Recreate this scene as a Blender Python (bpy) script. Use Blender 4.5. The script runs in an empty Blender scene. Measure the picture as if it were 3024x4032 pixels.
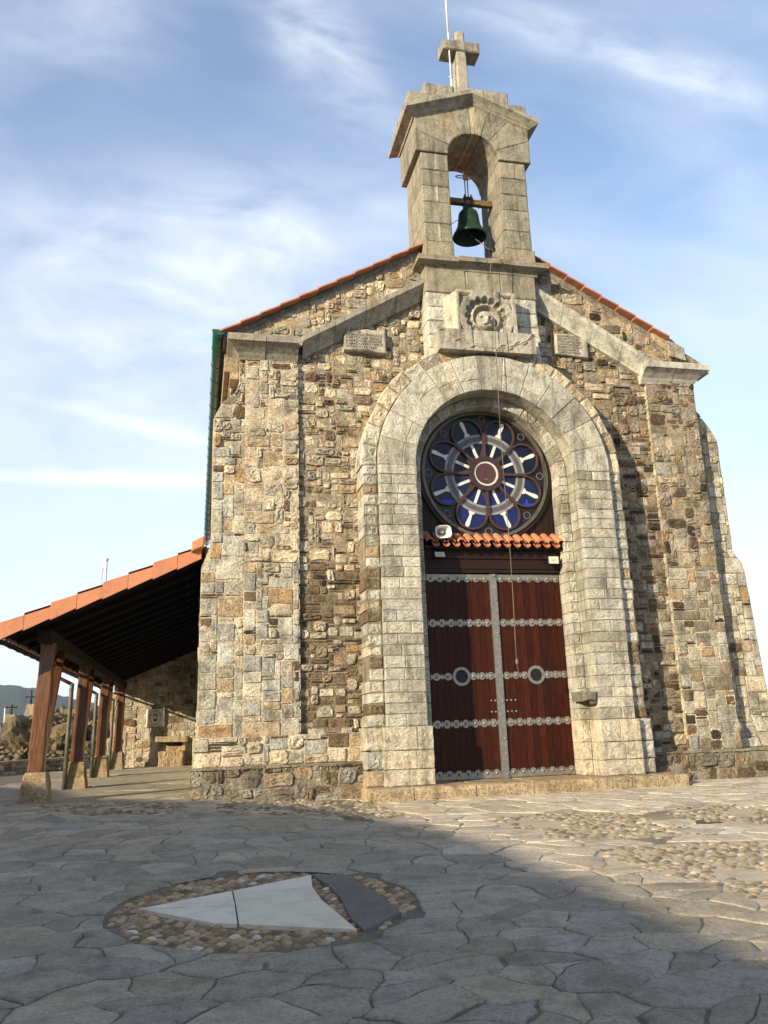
SUN_E = 5.0; SUN_C = (1.0, .84, .60); SKY_S = .096; SKY_D = .4; SKY_T = (1.62, 1.66, 1.80); CLOUD = (6.6, 7.1, 7.7); WARM = (2.6, 2.1, 1.5); EXPO = .76; HAZE = .00022
import bpy, math, random
from math import sin, cos, pi, sqrt, radians, atan2, hypot
from mathutils import Vector, Matrix, noise
sc = bpy.context.scene
COL = sc.collection
rng = random.Random(7)
U = rng.uniform
def nz(x, y, z=0.0): return noise.noise(Vector((x, y, z)))
def lerp(a, b, t): return a + (b - a) * t
def sstep(a, b, x):
    t = max(0.0, min(1.0, (x - a) / (b - a))); return t * t * (3 - 2 * t)
def vary(c, a=.08, h=.03):
    k = 1 + U(-a, a); w = U(-h, h)
    return (c[0] * k * (1 + w), c[1] * k, max(.003, c[2] * k * (1 - 1.6 * w)))
# ------------------------------------------------------------------ mesh builder
class MB:
    def __init__(s): s.v = []; s.f = []; s.c = []; s.s = []
    def add(s, vs, fs, col=(.5, .5, .5), smooth=False):
        o = len(s.v); s.v.extend(vs)
        for f in fs:
            s.f.append(tuple(i + o for i in f)); s.c.append(col); s.s.append(smooth)
    def box(s, x0, x1, y0, y1, z0, z1, col=(.5, .5, .5)):
        vs = [(x, y, z) for z in (z0, z1) for y in (y0, y1) for x in (x0, x1)]
        s.add(vs, [(0, 2, 3, 1), (4, 5, 7, 6), (0, 1, 5, 4), (2, 6, 7, 3), (0, 4, 6, 2), (1, 3, 7, 5)], col)
    def hexa(s, p, col=(.5, .5, .5)):        # 8 points, bottom four then top four, both counter-clockwise
        s.add(p, [(3, 2, 1, 0), (4, 5, 6, 7), (0, 1, 5, 4), (1, 2, 6, 5), (2, 3, 7, 6), (3, 0, 4, 7)], col)
    def rings(s, rs, col, smooth=True, cap0=True, cap1=True, closed=True):
        n = len(rs[0]); vs = [p for r in rs for p in r]; fs = []
        for k in range(len(rs) - 1):
            for i in range(n if closed else n - 1):
                j = (i + 1) % n
                fs.append((k * n + i, k * n + j, (k + 1) * n + j, (k + 1) * n + i))
        if cap0: fs.append(tuple(range(n - 1, -1, -1)))
        if cap1: fs.append(tuple((len(rs) - 1) * n + i for i in range(n)))
        s.add(vs, fs, col, smooth)
    def tube(s, path, r, n=8, col=(.5, .5, .5), smooth=True):
        rs = []
        for k, p in enumerate(path):
            p = Vector(p); a = Vector(path[max(0, k - 1)]); b = Vector(path[min(len(path) - 1, k + 1)])
            d = (b - a).normalized(); u = d.cross(Vector((0, 0, 1)))
            if u.length < .01: u = d.cross(Vector((0, 1, 0)))
            u.normalize(); w = u.cross(d)
            rr = r[k] if isinstance(r, (list, tuple)) else r
            rs.append([tuple(p + (u * cos(2 * pi * i / n) + w * sin(2 * pi * i / n)) * rr) for i in range(n)])
        s.rings(rs, col, smooth)
    def lathe(s, prof, cx, cy, n=24, col=(.5, .5, .5), smooth=True, cap0=True, cap1=True):
        s.rings([[(cx + r * cos(2 * pi * i / n), cy + r * sin(2 * pi * i / n), z) for i in range(n)] for r, z in prof], col, smooth, cap0, cap1)
    def poly(s, pl, y0, y1, col, ch=.012, rough=0.0, jit=0.0, step=.09, back=True):
        """a block: outline pl in (x, z) counter-clockwise seen from the front, front face at y0, back at y1"""
        pts = []; n = len(pl)
        for i in range(n):
            a, b = pl[i], pl[(i + 1) % n]; L = hypot(b[0] - a[0], b[1] - a[1])
            m = max(1, int(L / step)) if jit else 1
            for k in range(m):
                t = k / m; j = jit if k else jit * .6
                pts.append((lerp(a[0], b[0], t) + U(-j, j), lerp(a[1], b[1], t) + U(-j, j)))
        n = len(pts); cx = sum(p[0] for p in pts) / n; cz = sum(p[1] for p in pts) / n
        rad = max(.02, min(hypot(p[0] - cx, p[1] - cz) for p in pts)); k1 = max(.5, 1 - ch / rad)
        def ring(k, y, r): return [(cx + (p[0] - cx) * k, y + U(-r, r), cz + (p[1] - cz) * k) for p in pts]
        rs = [ring(1, y1, 0), ring(1, y0 + ch, rough * .4), ring(k1, y0, rough * .6)]
        if rough: rs += [ring(k1 * .62, y0, rough), ring(k1 * .28, y0, rough)]
        s.rings(rs, col, False, back, True)
    def build(s, name, mat, parent=None):
        me = bpy.data.meshes.new(name)
        me.from_pydata(s.v, [], s.f)
        me.polygons.foreach_set('use_smooth', s.s)
        ca = me.color_attributes.new('Col', 'FLOAT_COLOR', 'CORNER')
        dat = []
        for f, c in zip(s.f, s.c): dat.extend((c[0], c[1], c[2], 1.0) * len(f))
        ca.data.foreach_set('color', dat)
        me.materials.append(mat); me.update()
        o = bpy.data.objects.new(name, me); COL.objects.link(o)
        if parent: adopt(o, parent)
        return o
def world_loc(p):
    v = Vector(p.location) if not p.parent else Vector((0, 0, 0))
    return v
def adopt(o, p):
    o.parent = p
    if p.type == 'EMPTY': o.matrix_parent_inverse = Matrix.Translation(-Vector(p.location))
def tag(o, label=None, cat=None, group=None, kind=None):
    if label: o['label'] = label
    if cat: o['category'] = cat
    if group: o['group'] = group
    if kind: o['kind'] = kind
    return o
def thing(name, loc, label, cat, group=None):
    e = bpy.data.objects.new(name, None); e.location = loc; e.empty_display_size = .2; COL.objects.link(e)
    return tag(e, label, cat, group)
# ------------------------------------------------------------------ materials
class NT:
    def __init__(s, name):
        s.m = bpy.data.materials.new(name); s.m.use_nodes = True; s.t = s.m.node_tree; s.n = s.t.nodes; s.n.clear()
        s.out = s.n.new('ShaderNodeOutputMaterial'); s.b = s.n.new('ShaderNodeBsdfPrincipled')
        s.l(s.b.outputs[0], s.out.inputs[0])
    def l(s, a, b): s.t.links.new(a, b)
    def new(s, ty, **k):
        n = s.n.new(ty)
        for a, v in k.items(): setattr(n, a, v)
        return n
    def obj(s): return s.new('ShaderNodeTexCoord').outputs['Object']
    def noise(s, vec, scale, detail=5, rough=.6, dist=0.0):
        n = s.new('ShaderNodeTexNoise'); n.inputs['Scale'].default_value = scale; n.inputs['Detail'].default_value = detail
        n.inputs['Roughness'].default_value = rough; n.inputs['Distortion'].default_value = dist; s.l(vec, n.inputs['Vector']); return n.outputs['Fac']
    def ramp(s, fac, stops):
        n = s.new('ShaderNodeValToRGB'); e = n.color_ramp.elements
        while len(e) < len(stops): e.new(.5)
        for i, (p, c) in enumerate(stops):
            e[i].position = p; e[i].color = (c, c, c, 1) if isinstance(c, (int, float)) else (*c, 1)
        s.l(fac, n.inputs[0]); return n.outputs[0]
    def mix(s, fac, a, b, mode='MIX'):
        n = s.new('ShaderNodeMix', data_type='RGBA', blend_type=mode)
        for v, k in ((fac, 0), (a, 6), (b, 7)):
            if isinstance(v, (int, float)): n.inputs[k].default_value = v
            elif isinstance(v, tuple): n.inputs[k].default_value = (*v, 1)
            else: s.l(v, n.inputs[k])
        return n.outputs[2]
    def math(s, op, a, b=0.0, clamp=False):
        n = s.new('ShaderNodeMath', operation=op, use_clamp=clamp)
        for v, k in ((a, 0), (b, 1)):
            if isinstance(v, (int, float)): n.inputs[k].default_value = v
            else: s.l(v, n.inputs[k])
        return n.outputs[0]
    def bump(s, h, strength, dist, prev=None):
        n = s.new('ShaderNodeBump'); n.inputs['Strength'].default_value = strength; n.inputs['Distance'].default_value = dist
        s.l(h, n.inputs['Height'])
        if prev is not None: s.l(prev, n.inputs['Normal'])
        return n.outputs[0]
    def attr(s): return s.new('ShaderNodeVertexColor', layer_name='Col').outputs[0]
    def mapping(s, vec, scale=(1, 1, 1), rot=(0, 0, 0)):
        n = s.new('ShaderNodeMapping'); n.inputs['Scale'].default_value = scale; n.inputs['Rotation'].default_value = rot; s.l(vec, n.inputs[0]); return n.outputs[0]
    def set(s, k, v):
        if isinstance(v, (int, float)): s.b.inputs[k].default_value = v
        elif isinstance(v, tuple): s.b.inputs[k].default_value = (*v, 1)
        else: s.l(v, s.b.inputs[k])
def stone_mat(name, mott=.45, grain=.5, lich=0.0, lich_col=(.05, .047, .04), pale=0.0, b1=.6, b2=.5, rough=.9, scale=1.0, pits=.3, lt=.53, streak=0.0):
    t = NT(name); o = t.obj(); c = t.attr()
    n1 = t.noise(o, 5 * scale, 6, .65); n2 = t.noise(o, 38 * scale, 6, .7); n3 = t.noise(o, 140 * scale, 3, .6)
    k = t.ramp(n1, [(.28, 1 - mott), (.5, 1.0), (.72, 1 + mott * .35)])
    c = t.mix(1.0, c, k, 'MULTIPLY')
    k = t.ramp(n2, [(.3, 1 - grain), (.52, 1.0), (.75, 1 + grain * .4)])
    c = t.mix(1.0, c, k, 'MULTIPLY')
    if lich:
        m = t.ramp(t.math('ADD', t.math('MULTIPLY', t.noise(o, 3.1 * scale, 7, .72), .75), t.math('MULTIPLY', n2, .25)), [(lt, 0.0), (lt + .09, lich)])
        c = t.mix(m, c, lich_col)
    if pale:
        m = t.ramp(t.noise(o, 17 * scale, 5, .7), [(.58, 0.0), (.66, pale)])
        c = t.mix(m, c, (.62, .6, .53))
    t.set('Base Color', c); t.set('Roughness', rough); t.set('Specular IOR Level', .25)
    c = t.mix(1.0, c, (1.02, 1.02, 1.02), 'MULTIPLY')
    if streak: c = t.mix(1.0, c, t.ramp(t.noise(t.mapping(o, (5, 5, .55)), 1.6, 6, .65), [(.36, 1 - streak), (.5, 1.0), (.72, 1 + streak * .25)]), 'MULTIPLY')
    m = t.ramp(t.noise(o, 70 * scale, 3, .6), [(.33, 1.0 - pits), (.42, 1.0)])
    c = t.mix(1.0, c, m, 'MULTIPLY'); t.set('Base Color', c)
    b = t.bump(n1, b1, .03); b = t.bump(n2, b2, .025, b); b = t.bump(n3, b2 * .6, .006, b)
    t.set('Normal', b); return t.m
def plain(name, col, rough=.6, metal=0.0, noise_amt=.15, scale=12, bump=.15, spec=.5, coat=0.0, attr=False, stretch=None):
    t = NT(name); o = t.obj()
    if stretch: o = t.mapping(o, stretch)
    n = t.noise(o, scale, 5, .6)
    c = t.attr() if attr else col
    c = t.mix(1.0, c, t.ramp(n, [(.3, 1 - noise_amt), (.7, 1 + noise_amt * .5)]), 'MULTIPLY')
    t.set('Base Color', c); t.set('Metallic', metal); t.set('Specular IOR Level', spec); t.set('Coat Weight', coat)
    t.set('Roughness', t.ramp(t.noise(o, scale * 2.3, 4), [(.3, max(.02, rough - .12)), (.7, min(1.0, rough + .12))]))
    if bump: t.set('Normal', t.bump(n, bump, .01))
    return t.m
M = {}
M['rubble'] = stone_mat('rubble_stone', .5, .85, .4, b1=.9, b2=1.0, pits=.6, streak=.28)
M['ashlar'] = stone_mat('ashlar_stone', .4, .65, .6, (.14, .125, .09), .4, b1=.7, b2=1.0, pits=.5, lt=.515, streak=.38)
M['dressed'] = stone_mat('dressed_stone', .35, .5, .6, (.10, .092, .066), .25, b1=.4, b2=.6, pits=.35, streak=.42)
M['mortar'] = stone_mat('lime_mortar', .4, .4, .15, b1=.8, b2=.9)
M['flag'] = stone_mat('flagstone', .35, .4, .4, (.17, .138, .095), .15, b1=1.0, b2=1.0, lt=.51)
M['dirt'] = stone_mat('joint_dirt', .4, .5, .3, (.05, .06, .03), b1=.6, b2=.6)
M['pebble'] = stone_mat('river_pebble', .25, .25, b1=.1, b2=.2, rough=.7)
M['marble'] = stone_mat('pale_marble', .16, .12, .35, (.40, .37, .31), b1=.1, b2=.15, rough=.6, pits=.08)
M['slate'] = stone_mat('dark_slate', .35, .35, .3, (.16, .15, .14), b1=.15, b2=.25, rough=.6)
M['rock'] = stone_mat('weathered_rock', .55, .5, .5, (.06, .055, .04), b1=1.0, b2=.9, scale=.6)
M['terracotta'] = stone_mat('terracotta', .18, .14, .12, (.2, .12, .08), b1=.15, b2=.2, rough=.75)
M['wood'] = plain('stained_timber', (.1, .032, .012), .42, 0, .6, 9, .6, .4, .1, True, (4, 4, .5))
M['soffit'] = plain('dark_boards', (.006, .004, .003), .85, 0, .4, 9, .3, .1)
M['beam'] = plain('dark_beam', (.022, .012, .007), .75, 0, .5, 9, .4, .15)
M['door'] = plain('varnished_planks', (.05, .01, .004), .42, 0, .75, 14, .25, .14, .0, True, (5, 5, .35))
M['panel'] = plain('dark_panel_wood', (.022, .010, .006), .5, 0, .4, 14, .2, .2, .0, True, (5, 5, .35))
M['steel'] = plain('brushed_steel', (.30, .285, .25), .48, .7, .35, 16, .1)
M['green'] = plain('green_enamel', (.006, .085, .05), .32, 0, .2, 6, .03, .5, .3)
M['greymetal'] = plain('grey_green_metal', (.12, .115, .085), .5, .3, .35, 8, .1)
M['blackmetal'] = plain('black_iron', (.015, .015, .015), .6, .4, .3, 20, .2)
M['white'] = plain('white_paint', (.78, .76, .7), .45, 0, .1, 8, .03)
M['bronze'] = plain('patinated_bronze', (.014, .055, .026), .5, .35, .6, 7, .15)
M['brass'] = plain('dull_brass', (.30, .17, .06), .5, .6, .3, 20, .05)
M['rope'] = plain('rope_fibre', (.17, .145, .11), .9, 0, .3, 60, .3)
M['tile_white'] = plain('glazed_ceramic', (.75, .72, .6), .3, 0, .06, 6, .02, .5, .2)
M['ink'] = plain('dark_lettering', (.03, .028, .024), .7, 0, .2, 20, 0)
M['engraved'] = plain('engraved_lettering', (.11, .095, .075), .9, 0, .3, 30, 0)
M['lens'] = plain('lamp_glass', (.62, .62, .55), .2, 0, .05, 6, 0, .5)
M['led'] = plain('led_chip', (.5, .48, .26), .4, 0, .05, 6, 0)
M['glass'] = plain('leaded_glass', (.01, .02, .06), .14, 0, .3, 3, .05, .25, .0, True)
M['tracery'] = plain('painted_tracery', (.1, .045, .03), .5, 0, .25, 12, .1, attr=True)
CREAM = (.70, .595, .43); PALE = (.63, .56, .43); GREY = (.46, .425, .335); TAN = (.50, .39, .25); OCHRE = (.50, .34, .185)
BROWN = (.20, .145, .09); SLATE = (.09, .072, .052); PINK = (.46, .33, .23); MORT = (.70, .59, .43); DMORT = (.31, .25, .175)
ASH = (.56, .54, .455); ASHD = (.33, .31, .25); SILL = (.46, .36, .24)

# ------------------------------------------------------------------ masonry
def pick(w):
    t = rng.random() * sum(x[0] for x in w)
    for x in w:
        t -= x[0]
        if t <= 0: return x
    return w[-1]
def pack(nx, nzc, sizes):
    g = [[False] * nx for _ in range(nzc)]; out = []
    for r in range(nzc):
        c = 0
        while c < nx:
            if g[r][c]: c += 1; continue
            free = 0
            while c + free < nx and not g[r][c + free]: free += 1
            sz = sizes(r / nzc) if callable(sizes) else sizes
            _, kind, w0, w1, h0, h1 = pick(sz)
            w = rng.randint(w0, w1); h = min(rng.randint(h0, h1), nzc - r)
            if free - w <= 1: w = free if free <= w1 + 2 else w
            w = min(w, free)
            for rr in range(r, r + h):
                for cc in range(c, c + w): g[rr][cc] = True
            out.append((c, r, w, h, kind)); c += w
    return out
PAL = {'rub': [(5, CREAM), (4, PALE), (3, GREY), (2, TAN), (.35, OCHRE), (.9, BROWN), (.1, PINK)],
       'chip': [(4, CREAM), (2, PALE), (2, TAN), (2, BROWN), (.8, SLATE)],
       'slate': [(2.5, SLATE), (4, BROWN), (2, TAN)],
       'dark': [(3, BROWN), (2, SLATE), (1, TAN), (.3, OCHRE)],
       'blk': [(5, ASH), (3, PALE), (3, GREY), (1.2, TAN), (.22, OCHRE), (.25, BROWN), (.12, PINK)],
       'boul': [(3, (.36, .33, .26)), (3, (.27, .235, .175)), (2, (.34, .27, .18)), (2, BROWN), (.8, PALE)],
       'plq': [(4, ASH), (3, PALE), (1, GREY)]}
DEP = {'rub': (.008, .042), 'chip': (.006, .026), 'slate': (.0, .03), 'dark': (.0, .026), 'blk': (.012, .028), 'boul': (.018, .05), 'plq': (.012, .022)}
FILL = {'rub': (.9, 1.03), 'chip': (.75, .95), 'slate': (.9, 1.02), 'dark': (.88, 1.0), 'blk': (.96, 1.01), 'boul': (.93, 1.02), 'plq': (.97, 1.0)}
def stone(mb, cx, cz, w, h, y, kind, X=lambda x, z: (x, z), clip=None, T=None, fillk=1.0, gap=.006):
    d = U(*DEP[kind]); f0, f1 = FILL[kind]
    hw = max(.012, w * .5 * U(f0, f1) * fillk - gap); hh = max(.01, h * .5 * U(f0, f1) * fillk - gap)
    soft = kind in ('rub', 'boul', 'chip'); jj = .2 if soft else .05; cut = (.2, .7) if soft else (.04, .2)
    sk = U(-.1, .1) if soft else U(-.02, .02); ou = []
    ns = 3 if w > .2 else 2
    for (ax, az), (bx, bz) in zip(((-1, -1), (1, -1), (1, 1), (-1, 1)), ((1, -1), (1, 1), (-1, 1), (-1, -1))):
        c0, c1 = U(*cut), U(*cut); hor = az == bz; al = hw if hor else hh; ac = hh if hor else hw
        k0, k1 = c0 * min(hw, hh) / al, 2 - c1 * min(hw, hh) / al
        for q in range(ns):
            t = lerp(k0, k1, q / (ns - 1)) / 2; x = lerp(ax, bx, t) * hw; z = lerp(az, bz, t) * hh
            o_ = U(-jj, jj * .5) * min(hw, hh); nxx, nzz = (0, az) if hor else (ax, 0)
            ou.append((x + nxx * o_ + sk * z, z + nzz * o_))
    n = len(ou)
    tx, tz = U(-.25, .25) * d, U(-.25, .25) * d; rgh = .45 if kind in ('rub', 'boul', 'chip') else .25
    def P(k, dep, j):
        res = []
        for a, b in ou:
            x, z = X(cx + a * k, cz + b * k)
            if clip: x, z = clip(x, z)
            q = (x, y - dep - (tx * a / hw + tz * b / hh if dep > 0 else 0) + U(-j, j) * d, z)
            res.append(T(*q) if T else q)
        return res
    rs = [P(1.0, -.03, 0), P(1.0, d * .6, .1), P(.95, d * .95, rgh * .5), P(.62, d, rgh), P(.28, d, rgh)]
    pal = PAL[kind]
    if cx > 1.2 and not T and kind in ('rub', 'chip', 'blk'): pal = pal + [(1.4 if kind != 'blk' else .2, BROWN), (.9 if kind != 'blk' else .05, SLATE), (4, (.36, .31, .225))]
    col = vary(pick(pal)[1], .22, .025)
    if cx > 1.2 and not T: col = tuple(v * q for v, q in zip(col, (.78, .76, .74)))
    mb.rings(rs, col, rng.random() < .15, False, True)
def sheet(mb, x0, x1, z0, z1, y, X=lambda x, z: (x, z), clip=None, T=None, col=MORT, cell=.032, amp=.016, hole=None):
    nx = max(1, int((x1 - x0) / cell)); nzz = max(1, int((z1 - z0) / cell)); vs = []; fs = []
    for j in range(nzz + 1):
        for i in range(nx + 1):
            x, z = X(lerp(x0, x1, i / nx), lerp(z0, z1, j / nzz))
            if clip: x, z = clip(x, z)
            q = (x, y + (nz(x * 5, z * 5, y) + .6 * nz(x * 16, z * 16, y)) * amp, z); vs.append(T(*q) if T else q)
    for j in range(nzz):
        for i in range(nx):
            if hole and hole(lerp(x0, x1, (i + .5) / nx), lerp(z0, z1, (j + .5) / nzz)): continue
            a = j * (nx + 1) + i; fs.append((a, a + 1, a + nx + 2, a + nx + 1))
    mb.add(vs, fs, col, True)
def masonry(mb, x0, x1, z0, z1, y, sizes, X=lambda x, z: (x, z), clip=None, inside=None, T=None, mcol=MORT, cell=(.045, .04), fillk=1.0, gap=.006, mort=True, hole=None, mfwd=0.0):
    if mort: sheet(mb, x0, x1, z0, z1, y - mfwd, X, clip, T, mcol, hole=hole)
    nx = max(1, round((x1 - x0) / cell[0])); nzz = max(1, round((z1 - z0) / cell[1])); sx = (x1 - x0) / nx; sz = (z1 - z0) / nzz
    for c, r, w, h, k in pack(nx, nzz, sizes):
        cx = x0 + (c + w / 2) * sx; cz = z0 + (r + h / 2) * sz
        xx, zz = X(cx, cz)
        if inside and not inside(xx, zz): continue
        stone(mb, cx, cz, w * sx, h * sz, y, k, X, clip, T, fillk, gap)
# ------------------------------------------------------------------ ground
def gz(x, y):
    return .06 + .08 * sstep(-2.5, -4.7, x) * sstep(5, 1.5, y) * sstep(-6, -1, y) + .04 * min(y + .5, 0)
CC = (-4.145, -6.0); CR = 1.085
def terr(x, y):
    d = max(abs(x + 3) - 24, abs(y - 4) - 30, 0)
    return gz(x, max(y, -14)) - .013 - min(60, .5 * d + .012 * d * d) + (nz(x * .1, y * .1) * 2 * min(1, d / 8) if d > 0 else 0)
g = MB(); xs = [-160, -110, -75, -50, -38, -30] + [-26 + .5 * i for i in range(95)] + [24, 30, 40, 60, 90, 150]
ys = [-170, -110, -70, -45, -34, -28] + [-24 + .5 * i for i in range(100)] + [28, 32, 38, 46, 60, 90, 150]
g.add([(x, y, terr(x, y)) for y in ys for x in xs], [(j * len(xs) + i, j * len(xs) + i + 1, (j + 1) * len(xs) + i + 1, (j + 1) * len(xs) + i) for j in range(len(ys) - 1) for i in range(len(xs) - 1)], (.2, .17, .122), True)
tag(g.build('ground', M['dirt']), kind='structure')
COBS = [[(-6.7, .3), (-4.78, -.2), (-4.73, -1.5), (-6.6, -1.05)],
        [(-4.34, -.36), (-2.4, -.42), (-2.1, -2.3), (-2.5, -2.25), (-2.9, -2.0), (-4.35, -1.6)],
        [(-1.31, -2.75), (-.68, -2.6), (.35, -2.9), (.5, -4.6), (-.15, -4.6), (-1.2, -4.3)],
        [(-1.11, -4.95), (-.48, -4.8), (.65, -5.1), (1.6, -7.6), (-.3, -7.6), (-.9, -6.8)],
        [(.73, -2.67), (2.3, -3.0), (2.3, -4.7), (1.14, -4.5), (.73, -3.6)]]
def inpoly(x, y, pl):
    r = False
    for i in range(len(pl)):
        (x0, y0), (x1, y1) = pl[i - 1], pl[i]
        if (y0 > y) != (y1 > y) and x < (x1 - x0) * (y - y0) / (y1 - y0) + x0: r = not r
    return r
def in_cob(x, y): return any(inpoly(x, y, p) for p in COBS)
# flagstones: a Voronoi crazy paving, every slab with worn edges
def flagstones():
    mb = MB(); S = []
    def seed(x0, x1, y0, y1, st):
        ny = int((y1 - y0) / st); nx = int((x1 - x0) / st)
        for j in range(ny):
            for i in range(nx):
                x = x0 + (i + .5 + U(-.62, .62) + .5 * (j % 2)) * st; y = y0 + (j + .5 + U(-.62, .62)) * st
                if rng.random() < .16: continue
                S.append((x, y, st))
    seed(-13, 5.0, -12.6, -2.4, .315); seed(-13, 5, -2.4, 1.0, .38); seed(-8, -4.6, 1.0, 15, .9)
    B = {}
    for k, s in enumerate(S): B.setdefault((int(s[0] // 1), int(s[1] // 1)), []).append(k)
    for k, (x, y, st) in enumerate(S):
        if hypot(x - CC[0], y - CC[1]) < CR - .05 or in_cob(x, y): continue
        pl = [(x - 1.3, y - 1.3), (x + 1.3, y - 1.3), (x + 1.3, y + 1.3), (x - 1.3, y + 1.3)]
        nb = [m for a in (-2, -1, 0, 1, 2) for b in (-2, -1, 0, 1, 2) for m in B.get((int(x // 1) + a, int(y // 1) + b), []) if m != k]
        nb.sort(key=lambda m: (S[m][0] - x) ** 2 + (S[m][1] - y) ** 2)
        for m in nb[:22]:
            mx, my = (S[m][0] + x) / 2, (S[m][1] + y) / 2; dx, dy = (S[m][0] - x) * .72, (S[m][1] - y) * 1.2; q = []
            for i in range(len(pl)):
                a, b = pl[i - 1], pl[i]; da = (a[0] - mx) * dx + (a[1] - my) * dy; db = (b[0] - mx) * dx + (b[1] - my) * dy
                if (da <= 0) != (db <= 0):
                    t = da / (da - db); q.append((lerp(a[0], b[0], t), lerp(a[1], b[1], t)))
                if db <= 0: q.append(b)
            pl = q
            if not pl: break
        if len(pl) < 3: continue
        sub = []
        for i in range(len(pl)):
            a, b = pl[i], pl[(i + 1) % len(pl)]; L = hypot(b[0] - a[0], b[1] - a[1]); m = max(1, int(L / .06))
            for t in range(m): sub.append((lerp(a[0], b[0], t / m), lerp(a[1], b[1], t / m)))
        gap = U(.002, .008) if rng.random() < .82 else U(.008, .022)
        out = []
        for px, py in sub:
            ox = nz(px * 3.1, py * 3.1, 3) * .085 + nz(px * 11, py * 11, 5) * .016; oy = nz(px * 3.1, py * 3.1, 9) * .085 + nz(px * 11, py * 11, 13) * .016
            px += ox; py += oy
            L = max(.05, hypot(px - x, py - y)); px += (x - px) / L * gap; py += (y - py) / L * gap
            px += nz(px * 25, py * 25, 1) * .008; py += nz(px * 25, py * 25, 2) * .008
            dc = hypot(px - CC[0], py - CC[1])
            if dc < CR + .02: px = CC[0] + (px - CC[0]) / dc * (CR + .02); py = CC[1] + (py - CC[1]) / dc * (CR + .02)
            out.append((px, py))
        h = U(-.004, .004); ta, tb = U(-.009, .009), U(-.009, .009)
        right = sstep(-2.6, -1.2, x) * sstep(-6.6, -5.2, y + (x + 1.5) * .9)  # sunlight put into the slab colour: paler in the lit part, darker in shade
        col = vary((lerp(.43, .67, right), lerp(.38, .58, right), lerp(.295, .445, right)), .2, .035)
        def ring(k, dz): 
            r = []
            for a, b in out:
                X, Y = x + (a - x) * k, y + (b - y) * k
                r.append((X, Y, gz(X, Y) + dz + h + ta * (X - x) + tb * (Y - y) + nz(X * 6, Y * 6, 8) * .004))
            return r
        L = max(.06, min(hypot(a - x, b - y) for a, b in out)); e = min(.3, .012 / L)
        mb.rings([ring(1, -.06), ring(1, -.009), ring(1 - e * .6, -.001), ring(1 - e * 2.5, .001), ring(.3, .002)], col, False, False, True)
    tag(mb.build('flagstone_paving', M['flag']), kind='structure')
flagstones()
def pebble(mb, x, y, z, a, b, c, th, col, n=8):
    ct, st_ = cos(th), sin(th); rs = []
    for k in range(4):
        f = (0.05, .5, .9, 1.0)[k]; r = sqrt(max(0, 1 - f * f * .96))
        rs.append([(x + ct * a * r * cos(2 * pi * i / n) - st_ * b * r * sin(2 * pi * i / n), y + st_ * a * r * cos(2 * pi * i / n) + ct * b * r * sin(2 * pi * i / n), z + c * f) for i in range(n)])
    mb.rings(rs, col, True, False, True)
def scatter(mb, test, x0, x1, y0, y1, sx, sy, zf, size, pal, ang=0.0, hh=(.018, .035)):
    y = y0; row = 0
    while y < y1:
        x = x0 + (sx * .5 if row % 2 else 0)
        while x < x1:
            px, py = x + U(-.25, .25) * sx, y + U(-.25, .25) * sy
            if test(px, py):
                s = U(.8, 1.2); th = (ang(px, py) if callable(ang) else ang) + U(-.5, .5)
                pebble(mb, px, py, zf(px, py), size[0] * s, size[1] * s * U(.8, 1.15), U(*hh), th, vary(pick(pal)[1], .18, .05))
            x += sx
        y += sy; row += 1
cb = MB(); cpal = [(3, (.33, .27, .19)), (3, (.26, .21, .145)), (1, (.42, .36, .265)), (2, (.17, .135, .09))]
for p in COBS:
    x0, x1 = min(a for a, b in p), max(a for a, b in p); y0, y1 = min(b for a, b in p), max(b for a, b in p)
    scatter(cb, lambda x, y: inpoly(x, y, p) and nz(x * 1.7, y * 1.7, 4) + .5 * nz(x * 7, y * 7, 2) > -.34, x0, x1, y0, y1, .108, .074, lambda x, y: gz(x, y) - .018, (.052, .031), cpal, .15, (.014, .027))
    qx = x0 - .6
    while qx < x1 + .6:
        qy = y0 - .6
        while qy < y1 + .6:
            if any(inpoly(qx + a, qy + c, p) for a in (-.4, -.2, 0, .2, .4) for c in (-.3, 0, .3)):
                cb.add([(qx + a, qy + c, gz(qx + a, qy + c) - .012) for a, c in ((0, 0), (.12, 0), (.12, .12), (0, .12))], [(0, 1, 2, 3)], (.50, .425, .31))
            qy += .12
        qx += .12
tag(cb.build('cobble_paving', M['pebble']), kind='structure')
# the emblem let into the paving
em = thing('paving_emblem', (CC[0], CC[1], gz(*CC)), 'round pebble mosaic with white marble arrowhead and dark curved slate set in the flagstones', 'mosaic')
pb = MB(); ppal = [(3, (.40, .29, .17)), (3, (.30, .21, .12)), (1.5, (.42, .33, .22)), (1.5, (.19, .13, .075)), (.4, (.55, .48, .38))]
wh = [(-5.02, -5.88), (-3.71, -5.20), (-3.75, -5.62), (-3.74, -6.03), (-3.64, -6.87), (-4.52, -6.43)]
bk = [(-3.70, -5.19), (-3.40, -5.31), (-3.33, -5.98), (-3.28, -6.56), (-3.60, -6.90), (-3.63, -6.60), (-3.60, -6.03), (-3.63, -5.57)]
scatter(pb, lambda x, y: hypot(x - CC[0], y - CC[1]) < CR - .03 and not inpoly(x, y, wh) and not inpoly(x, y, bk), CC[0] - CR, CC[0] + CR, CC[1] - CR, CC[1] + CR, .083, .062, lambda x, y: gz(x, y) - .022, (.042, .029), ppal, lambda x, y: .1, (.02, .032))
o = pb.build('pebble_bed', M['pebble'], em); o['kind'] = 'stuff'
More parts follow.
